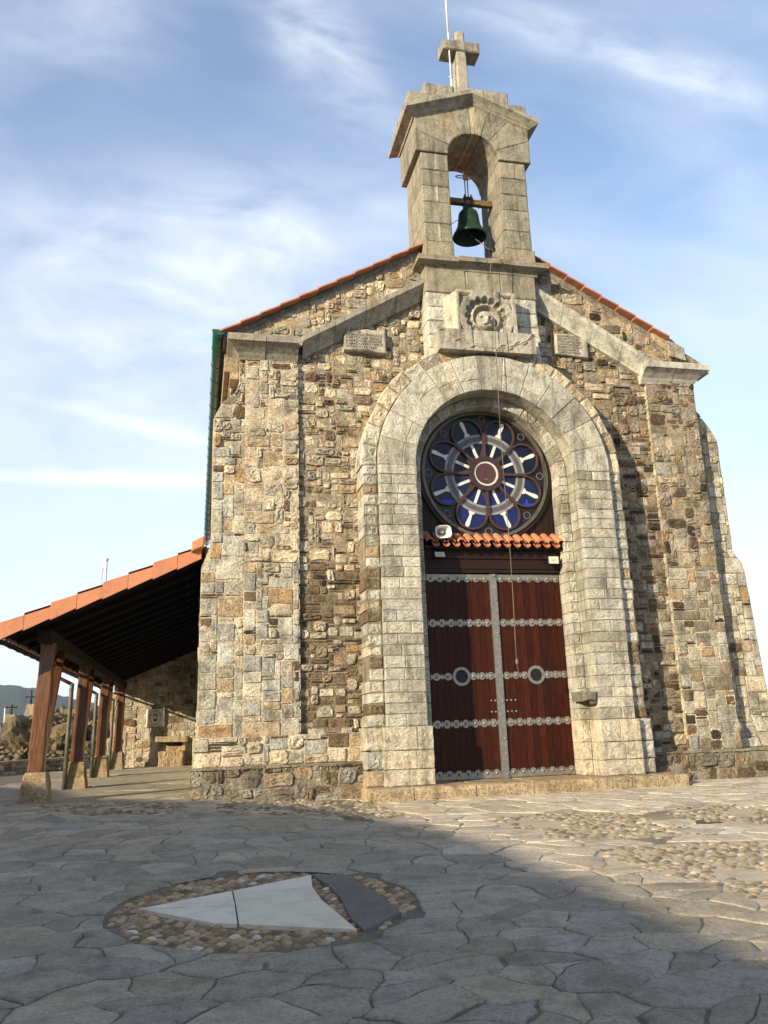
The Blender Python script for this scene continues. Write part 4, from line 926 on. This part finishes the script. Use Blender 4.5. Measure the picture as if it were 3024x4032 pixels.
b = MB(); b.poly([(-5.5, -.02), (-5.0, -.02), (-5.0, .66), (-5.5, .66)], 14.45, 15.0, (.45, .34, .2), .03, .02, .02); b.poly([(-5.05, .5), (-4.95, .5), (-4.95, .765), (-5.05, .765)], 14.4, 15.0, TAN, .02); b.poly([(-5.75, -.02), (-5.5, -.02), (-5.5, .5), (-5.75, .5)], 14.5, 15.0, (.5, .4, .26), .03, .02, .02); b.build('pedestal', M['rubble'], ta)
sg = thing('ceramic_sign', (-5.9, 14.9, 1.5), 'square cream ceramic sign with a bearded head and lettering on the porch wall', 'sign')
SXc, SZc, SY = -5.885, 1.515, 14.90
b = MB(); b.poly([(-6.16, 1.24), (-5.61, 1.24), (-5.61, 1.80), (-6.16, 1.77)], SY, 15.0, (.8, .76, .62), .015); b.build('sign_plate', M['tile_white'], sg)
b = MB(); annulus(b, .165, .172, SY - .004, SY, (.3, .3, .28), 40, (SXc, SZc - .02)); annulus(b, .14, .165, SY - .003, SY, (.5, .48, .42), 40, (SXc, SZc - .02)); b.build('medallion', M['tracery'], sg)
b = MB()
for pl in ([(-.062, -.02), (-.07, .05), (-.05, .1), (0, .115), (.05, .1), (.068, .05), (.062, -.02), (.045, .02), (.04, .065), (-.04, .065), (-.045, .02)], [(-.06, -.02), (-.045, -.03), (-.02, -.035), (.02, -.035), (.045, -.03), (.062, -.02), (.05, -.09), (.0, -.13), (-.05, -.09)]):
    b.add([(SXc + .0 + x, SY - .005, SZc + z) for x, z in pl], [tuple(range(len(pl)))])
for s_ in (-1, 1): b.add([(SXc + s_ * .022 + x, SY - .006, SZc + .035 + z) for x, z in ((-.014, 0), (.014, 0), (.014, .012), (-.014, .012))], [(0, 1, 2, 3)])
b.add([(SXc + x, SY - .006, SZc + z) for x, z in ((-.008, .0), (.01, .0), (.004, .03))], [(0, 1, 2)]); b.build('portrait', M['ink'], sg)
txt = 'San Juan de Gaztelugatxe'
for i, cch in enumerate(txt):
    if cch == ' ': continue
    a = radians(158) - radians(136) * i / (len(txt) - 1); text(cch, SXc + .205 * cos(a), SY - .005, SZc - .02 + .205 * sin(a), .07, M['ink'], sg, 'lettering', pi / 2 - a, 'CENTER')
text('LAGUNTZA', SXc, SY - .005, 1.265, .072, M['ink'], sg, 'lettering', 0, 'CENTER')
# ------------------------------------------------------------------ beyond the porch
def rock(name, parts, lab, cat='rock', mat='rock'):
    mb = MB()
    for (cx, cy, cz, sx_, sy_, sz_, n, seed, col) in parts:
        vs = []; fs = []; idx = {}
        def vert(v):
            k = tuple(round(c, 5) for c in v)
            if k not in idx:
                d = Vector(v); e = max(abs(d.x), abs(d.y), abs(d.z)); s_ = d.normalized() * .55 + d * .5
                f = 1 + .28 * noise.noise(s_ * 1.6 + Vector((seed, 0, 0))) + .16 * noise.noise(s_ * 4 + Vector((0, seed, 0))) + .10 * noise.noise(s_ * 9 + Vector((0, 0, seed))) + .05 * noise.noise(s_ * 20 + Vector((seed, 0, seed)))
                lay = .05 * math.floor((s_.z * f * 5 + s_.x * 1.5)) / 5
                idx[k] = len(vs); vs.append((cx + (s_.x * f + lay) * sx_, cy + s_.y * f * sy_, cz + s_.z * f * sz_))
            return idx[k]
        for ax in range(3):
            for sg_ in (-1, 1):
                for i in range(n):
                    for j in range(n):
                        q = []
                        for di, dj in ((0, 0), (1, 0), (1, 1), (0, 1)):
                            a, b_ = -1 + 2 * (i + di) / n, -1 + 2 * (j + dj) / n; v = [0, 0, 0]; v[ax] = sg_; v[(ax + 1) % 3] = a; v[(ax + 2) % 3] = b_; q.append(vert(v))
                        fs.append(tuple(q) if sg_ > 0 else tuple(q[::-1]))
        mb.add(vs, fs, col, False)
    o = mb.build(name, M[mat]); tag(o, lab, cat); return o
RC = (.165, .13, .08); RD = (.10, .077, .05)
rock('rock_outcrop', [(-9.9, 19.0, .3, 1.5, 2.2, 1.35, 22, 3, RC), (-8.4, 19.4, .2, 1.2, 2.0, 1.55, 22, 8, RC), (-9.3, 21.5, .8, 1.6, 2.0, 1.05, 22, 5, (.23, .185, .12)), (-7.2, 20, .2, 1.0, 2, 1.4, 18, 12, RC), (-8.9, 17.6, .1, .8, .8, .85, 18, 31, RD), (-7.9, 17.3, .0, .7, .7, .8, 18, 21, RC)], 'layered rock outcrop behind the second porch post')
rock('rock_outcrop', [(-12.3, 20.3, .1, 2.2, 2.6, 1.25, 24, 14, RC), (-15.5, 20.5, .1, 2.4, 2.4, 1.3, 20, 17, RC), (-11.0, 18.3, .0, 1.1, 1.2, .8, 20, 41, RD), (-10.1, 21.8, .4, 1.4, 1.6, 1.0, 20, 44, RC)], 'broad flat topped rock carrying iron crosses beyond the first post')
sr = MB()
for k in range(420):
    x = U(-14.5, -8.2); y = U(14.6, 17.6) + .35 * (x + 10) * -.3; s_ = U(.05, .16); pebble(sr, x, y, .1 + .22 * max(0, y - 14.6) + U(-.05, .05), s_, s_ * .8, s_ * .7, U(0, 3), vary((.19, .15, .095), .3), 7)
o = sr.build('rock_scree', M['rock']); tag(o, kind='stuff')
lw = thing('low_wall', (-9.2, 14.2, .06), 'low rubble wall with a pale coping at the edge of the paving', 'wall')
P0, P1 = Vector((-13.2, 9.0)), Vector((-7.4, 16.6)); dv = (P1 - P0); LL = dv.length; dv.normalize(); nv_ = Vector((dv.y, -dv.x))
TW = lambda x, y, z: (P0.x + dv.x * x - nv_.x * y, P0.y + dv.y * x - nv_.y * y, z)
b = MB(); masonry(b, 0, LL, -.25, .36, 0, [(4, 'blk', 4, 8, 3, 6), (2, 'rub', 3, 6, 2, 4), (1, 'dark', 3, 5, 2, 3)], T=TW, cell=(.055, .05), mcol=(.3, .25, .17))
b.build('wall_face', M['rubble'], lw)
b = MB(); k = 0
while k < LL:
    w = U(.7, 1.1); b.hexa([TW(k, -.05, .36), TW(min(k + w, LL) - .01, -.05, .36), TW(min(k + w, LL) - .01, .4, .36), TW(k, .4, .36), TW(k, -.05, .43), TW(min(k + w, LL) - .01, -.05, .43), TW(min(k + w, LL) - .01, .4, .43), TW(k, .4, .43)], vary((.42, .36, .26), .1)); k += w
b.build('coping', M['dressed'], lw)
def cross_thing(x, y, z0, z1, w0, w1, zc_, zt, arm, lab):
    t = thing('iron_cross', (x, y, z0), lab, 'cross', 'iron crosses on stone pedestals'); b = MB()
    b.rings([[(x - w, y - w, z), (x + w, y - w, z), (x + w, y + w, z), (x - w, y + w, z)] for w, z in ((w0, z0), (w1, z1 - .02), (w1 - .02, z1))], (.44, .36, .24), False); b.build('pedestal', M['rubble'], t)
    b = MB(); b.tube([(x, y, z1 - .02), (x, y, zt)], .028, 6); b.tube([(x - arm, y, zc_), (x + arm, y, zc_)], .024, 6)
    for q in ((x - arm, zc_), (x + arm, zc_), (x, zt)): b.lathe([(.01, q[1] - .04), (.045, q[1]), (.01, q[1] + .04)], q[0], y, 8)
    b.lathe([(.06, z1 - .01), (.05, z1 + .03), (.03, z1 + .06)], x, y, 8); b.build('cross', M['blackmetal'], t)
cross_thing(-11.07, 20, 1.30, 1.87, .21, .155, 2.11, 2.17, .155, 'short iron cross on the squat pedestal at the far left')
cross_thing(-10.44, 20, 1.30, 2.21, .22, .12, 2.46, 2.66, .16, 'taller iron cross on the slender tapered pedestal beside the first post')
t = thing('white_post', (-11.28, 20, 1.4), 'short white post on the rock left of the squat cross pedestal', 'post'); b = MB(); b.tube([(-11.28, 20, 1.3), (-11.29, 20, 2.03)], .022, 8); b.lathe([(.03, 2.03), (.034, 2.06), (.012, 2.09)], -11.29, 20, 8); b.build('shaft', M['white'], t)
fpz = thing('flagpole', (-9.0, 28, 1.0), 'tall white flagpole rising behind the porch roof', 'flagpole'); b = MB(); b.tube([(-9.0, 28, .8), (-9.0, 28, 3.3)], .13, 14); b.tube([(-9.0, 28, 3.3), (-8.97, 28, 9.0)], .075, 12); b.build('pole', M['white'], fpz)
b = MB(); b.lathe([(.09, 9.0), (.09, 9.03), (.13, 9.06), (.13, 9.13), (.02, 9.17)], -8.97, 28, 14); b.build('truck', M['white'], fpz); b = MB(); b.tube([(-9.1, 27.95, 8.62), (-8.9, 27.95, 8.62)], .02, 6); b.tube([(-9.1, 27.95, 8.62), (-9.12, 27.95, 4.5)], .01, 5); b.build('halyard', M['greymetal'], fpz)
rl = thing('handrail', (-8.95, 8, .1), 'white tubular handrail end at the left edge of the paving', 'handrail'); b = MB(); b.tube([(-8.91, 8, .05), (-8.91, 8, 1.28), (-8.93, 8, 1.34), (-9.0, 8, 1.36), (-9.9, 8, 1.36)], .022, 8); b.build('rail', M['white'], rl); b = MB(); b.tube([(-9.85, 8, .0), (-9.85, 8, 1.36)], .022, 8); b.build('rail_post', M['white'], rl)
# ------------------------------------------------------------------ far land, sea, unseen shadow caster behind the camera
def ridge(name, pts, y0, depth, col, mat, seed, z0=-62):
    mb = MB(); vs = []; nx = len(pts); rows = 26
    fine = []
    for (xa, za), (xb, zb) in zip(pts, pts[1:]):
        for i in range(10): fine.append((lerp(xa, xb, i / 10), lerp(za, zb, i / 10)))
    fine.append(pts[-1])
    for j in range(rows + 1):
        t = j / rows; s_ = sin(pi * min(1, t * 1.0))
        for x, z in fine:
            hgt = z0 + (z - z0) * (s_ ** .9); sc_ = 1 + (t - .5) * depth / 1500
            vs.append((x * sc_ + nz(x * .01, t * 4, seed) * 18, y0 + (t - .5) * depth + nz(x * .012, t * 3, seed + 3) * 30, hgt + (nz(x * .02, t * 6, seed + 6) * 9 + nz(x * .09, t * 20, seed) * 3.5) * s_ * (1 if abs(t - .5) > .04 else .25) + (nz(x * .3, t * 60, seed) * 1.2)))
    N = len(fine); mb.add(vs, [(j * N + i, j * N + i + 1, (j + 1) * N + i + 1, (j + 1) * N + i) for j in range(rows) for i in range(N - 1)], col, True)
    return tag(mb.build(name, mat), kind='structure')
tm = NT('wooded_hillside'); oo = tm.obj(); tm.set('Base Color', tm.mix(1.0, tm.ramp(tm.noise(oo, .012, 6, .7), [(.35, (.018, .035, .02)), (.55, (.035, .05, .025)), (.7, (.08, .085, .045))]), tm.ramp(tm.noise(oo, .12, 5, .7), [(.3, .55), (.7, 1.2)]), 'MULTIPLY')); tm.set('Roughness', .95); tm.set('Specular IOR Level', .1); tm.set('Normal', tm.bump(tm.noise(oo, .1, 6, .75), 1.0, 6))
K = 1.0
ridge('far_hill', [(-1100, 60), (-800, 95), (-560, 100), (-420, 92), (-350, 88), (-324, 86.5), (-307, 85.5), (-296, 84), (-285, 80), (-270, 78.5), (-239, 71), (-226, 66), (-211, 61), (-181, 53.5), (-171, 50), (-150, 34), (-110, 15), (-60, -10), (0, -40), (40, -62)], 1500, 900, (.04, .06, .03), tm.m, 2)
ridge('far_headland', [(1040, -62), (1085, -20), (1108, 18), (1124, 29), (1180, 40), (1300, 52), (1500, 60), (1900, 50)], 1500, 700, (.04, .06, .03), tm.m, 9)
sea = MB(); sea.add([(-9000, -9000, -60), (9000, -9000, -60), (9000, 9000, -60), (-9000, 9000, -60)], [(0, 1, 2, 3)]); ts = NT('sea_water'); ts.set('Base Color', (.012, .035, .05)); ts.set('Roughness', .18); ts.set('Normal', ts.bump(ts.noise(ts.obj(), .15, 6, .6), .5, 1.5)); tag(sea.build('sea', ts.m), kind='structure')
# unseen rocky caster behind the camera, crest shaped to throw the forecourt shadow
SA, SE = radians(55), radians(17)
LX, LY = sin(SA), cos(SA); UX, UY = LY, -LX; S0 = -20.0
TE = math.tan(SE)
edge = [(-1.2, -8.1), (-1.2, -7.3), (-1.26, -6.35), (-1.38, -5.6), (-1.52, -4.9), (-1.75, -3.92), (-2.22, -2.91), (-2.47, -2.38), (-2.91, -1.33), (-3.5, -.75), (-4.7, -.25)]
prof = sorted((UX * x + UY * y, gz(x, y) + dz + TE * (LX * x + LY * y - S0)) for x, y, dz in [(x, y, -.17 * sstep(-2.5, -6.5, y)) for x, y in edge] + [(-7.0, 1.0, .25), (-6.9, 5.4, -.1), (-6.9, 9.75, -.9)])
prof = [(-40, 3.0), (-26, 4.6), (-16, prof[0][1] - .2)] + prof + [(prof[-1][0] + 2, prof[-1][1] - .6), (prof[-1][0] + 6, prof[-1][1] - 1.8), (18, 1.2), (26, -.6), (36, -2)]
kn = MB(); us = [-40 + .4 * i for i in range(186)]; ss = [-34, -31, -29, -27, -25.5, -24, -23, -22, -21.3, -20.7, -20.3, -20, -19.7, -19.3, -18.7, -18, -17.2, -16.4, -15.6, -14.8]
vs = []
for s_ in ss:
    for u in us:
        z = tab(u, prof); f = max(0, 1 - abs(s_ - S0) / (5.2 if s_ > S0 else 14)) ** .8; e = 1 if abs(s_ - S0) > .1 else .12
        vs.append((LX * s_ + UX * u, LY * s_ + UY * u, -1.1 + (z + 1.1) * f + nz(u * .6, s_ * .6, 5) * .3 * e * min(1, abs(s_ - S0) * .5) + nz(u * 2.1, s_ * 2.1, 7) * .1 * e))
N = len(us); kn.add(vs, [(j * N + i, j * N + i + 1, (j + 1) * N + i + 1, (j + 1) * N + i) for j in range(len(ss) - 1) for i in range(N - 1)], (.26, .23, .15), True); tag(kn.build('shadow_caster', M['rock']), kind='structure')
# ------------------------------------------------------------------ camera, sun, sky
cd = bpy.data.cameras.new('camera'); cam = bpy.data.objects.new('camera', cd); COL.objects.link(cam); sc.camera = cam
Rt = Vector((0.976169602532247, -0.21442606143554813, -0.03338219988666502)); Dn = Vector((0.021739646600765536, 0.24968209849098866, -0.9680837967132857)); Fw = Vector((0.21591733338874977, 0.9442882578272246, 0.24839362164096862))
m = Matrix((Rt, -Dn, -Fw)).transposed().to_4x4(); m.translation = (-4.66, -12.5, 1.06); cam.matrix_world = m
cd.sensor_fit = 'VERTICAL'; cd.sensor_height = 36; cd.lens = 36 * 3267.615 / 4032; cd.clip_start = .1; cd.clip_end = 30000
sl = bpy.data.lights.new('sun', 'SUN'); sl.energy = SUN_E; sl.angle = radians(.53); sl.color = SUN_C
so = bpy.data.objects.new('sun', sl); COL.objects.link(so); so.rotation_euler = Vector((-LX * cos(SE), -LY * cos(SE), sin(SE))).to_track_quat('Z', 'Y').to_euler()
w = bpy.data.worlds.new('World'); sc.world = w; w.use_nodes = True; nt_ = w.node_tree; nt_.nodes.clear()
class WN(NT):
    def __init__(s): s.t = nt_; s.n = nt_.nodes
wn = WN(); out = wn.new('ShaderNodeOutputWorld'); bg = wn.new('ShaderNodeBackground'); wn.l(bg.outputs[0], out.inputs[0])
sky = wn.new('ShaderNodeTexSky', sky_type='NISHITA', sun_disc=False, sun_elevation=SE, sun_rotation=SA + pi, air_density=1.0, dust_density=SKY_D, ozone_density=1.0, altitude=80)
d = wn.new('ShaderNodeTexCoord').outputs['Generated']; sep = wn.new('ShaderNodeSeparateXYZ'); wn.l(d, sep.inputs[0]); X_, Y_, Z_ = sep.outputs
yy = wn.math('MAXIMUM', wn.math('ABSOLUTE', Y_), .08); uu = wn.math('DIVIDE', X_, yy); vv = wn.math('DIVIDE', Z_, yy)
cmb = wn.new('ShaderNodeCombineXYZ'); wn.l(uu, cmb.inputs[0]); wn.l(vv, cmb.inputs[1]); wn.l(Y_, cmb.inputs[2]); uv = cmb.outputs[0]
def gauss(cx, cz, sx_, sz_, rot=0.0):
    c, s_ = cos(rot), sin(rot); du = wn.math('SUBTRACT', uu, cx); dv_ = wn.math('SUBTRACT', vv, cz)
    a = wn.math('ADD', wn.math('MULTIPLY', du, c / sx_), wn.math('MULTIPLY', dv_, s_ / sx_)); b_ = wn.math('ADD', wn.math('MULTIPLY', du, -s_ / sz_), wn.math('MULTIPLY', dv_, c / sz_))
    q = wn.math('ADD', wn.math('MULTIPLY', a, a), wn.math('MULTIPLY', b_, b_)); return wn.math('POWER', 2.71828, wn.math('MULTIPLY', q, -1.0))
wisp = wn.ramp(wn.noise(wn.mapping(uv, (1.1, 2.6, 1), (0, 0, .5)), 2.0, 6, .5, .3), [(.40, 0.0), (.8, 1.0)])
fine = wn.ramp(wn.noise(wn.mapping(uv, (2.6, 5, 1), (0, 0, .35)), 2.4, 7, .55, .4), [(.33, .2), (.68, 1.0)])
tot = wn.math('MULTIPLY', wisp, .28)
for (cx, cz, a_, b_, r_, k_, f_) in ((.02, .62, .26, .12, .15, .68, fine), (.16, .98, .07, .15, .5, .75, fine), (.70, 1.03, .32, .05, -.18, .68, fine), (-.16, .95, .12, .1, .3, .3, fine), (-.10, .297, .22, .0085, .0, .6, None), (-.07, .365, .12, .009, -.22, .36, None), (-.1, .42, .3, .16, 0, .35, fine), (.85, .75, .25, .2, 0, .25, wisp)):
    t = wn.math('MULTIPLY', gauss(cx, cz, a_, b_, r_), k_)
    if f_ is not None: t = wn.math('MULTIPLY', t, f_)
    else: t = wn.math('MULTIPLY', t, wn.ramp(wn.noise(wn.mapping(uv, (6, 14, 1)), 2.0, 6, .6), [(.3, .55), (.65, 1.0)]))
    tot = wn.math('ADD', tot, t)
low = wn.ramp(vv, [(.0, .78), (.22, .46), (.5, .22), (.85, .08), (1.0, .05)])
tot = wn.math('MINIMUM', wn.math('ADD', tot, low), .96)
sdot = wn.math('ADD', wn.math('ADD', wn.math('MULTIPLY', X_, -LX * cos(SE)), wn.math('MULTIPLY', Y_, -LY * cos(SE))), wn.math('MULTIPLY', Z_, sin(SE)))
glow = wn.math('POWER', wn.math('MAXIMUM', sdot, 0.0), 2.5)  # warm glow round the sun, added to the sky to neutralise blue fill
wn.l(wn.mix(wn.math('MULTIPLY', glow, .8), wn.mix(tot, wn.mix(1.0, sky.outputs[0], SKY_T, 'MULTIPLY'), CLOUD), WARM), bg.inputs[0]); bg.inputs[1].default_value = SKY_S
# air
if HAZE:
    hz = MB(); hz.box(-2600, 2600, -400, 2600, -63, 130); th = bpy.data.materials.new('air'); th.use_nodes = True; tn = th.node_tree; tn.nodes.clear(); o_ = tn.nodes.new('ShaderNodeOutputMaterial'); v_ = tn.nodes.new('ShaderNodeVolumePrincipled'); v_.inputs['Color'].default_value = (.62, .74, .9, 1); v_.inputs['Density'].default_value = HAZE; tn.links.new(v_.outputs[0], o_.inputs['Volume'])
    tag(hz.build('haze', th), kind='stuff')
sc.view_settings.view_transform = 'Standard'; sc.view_settings.look = 'None'; sc.view_settings.gamma = 1.0; sc.view_settings.use_curve_mapping = False; sc.view_settings.exposure = EXPO
sc.cycles.max_bounces = 6; sc.cycles.diffuse_bounces = 1; sc.cycles.volume_bounces = 0
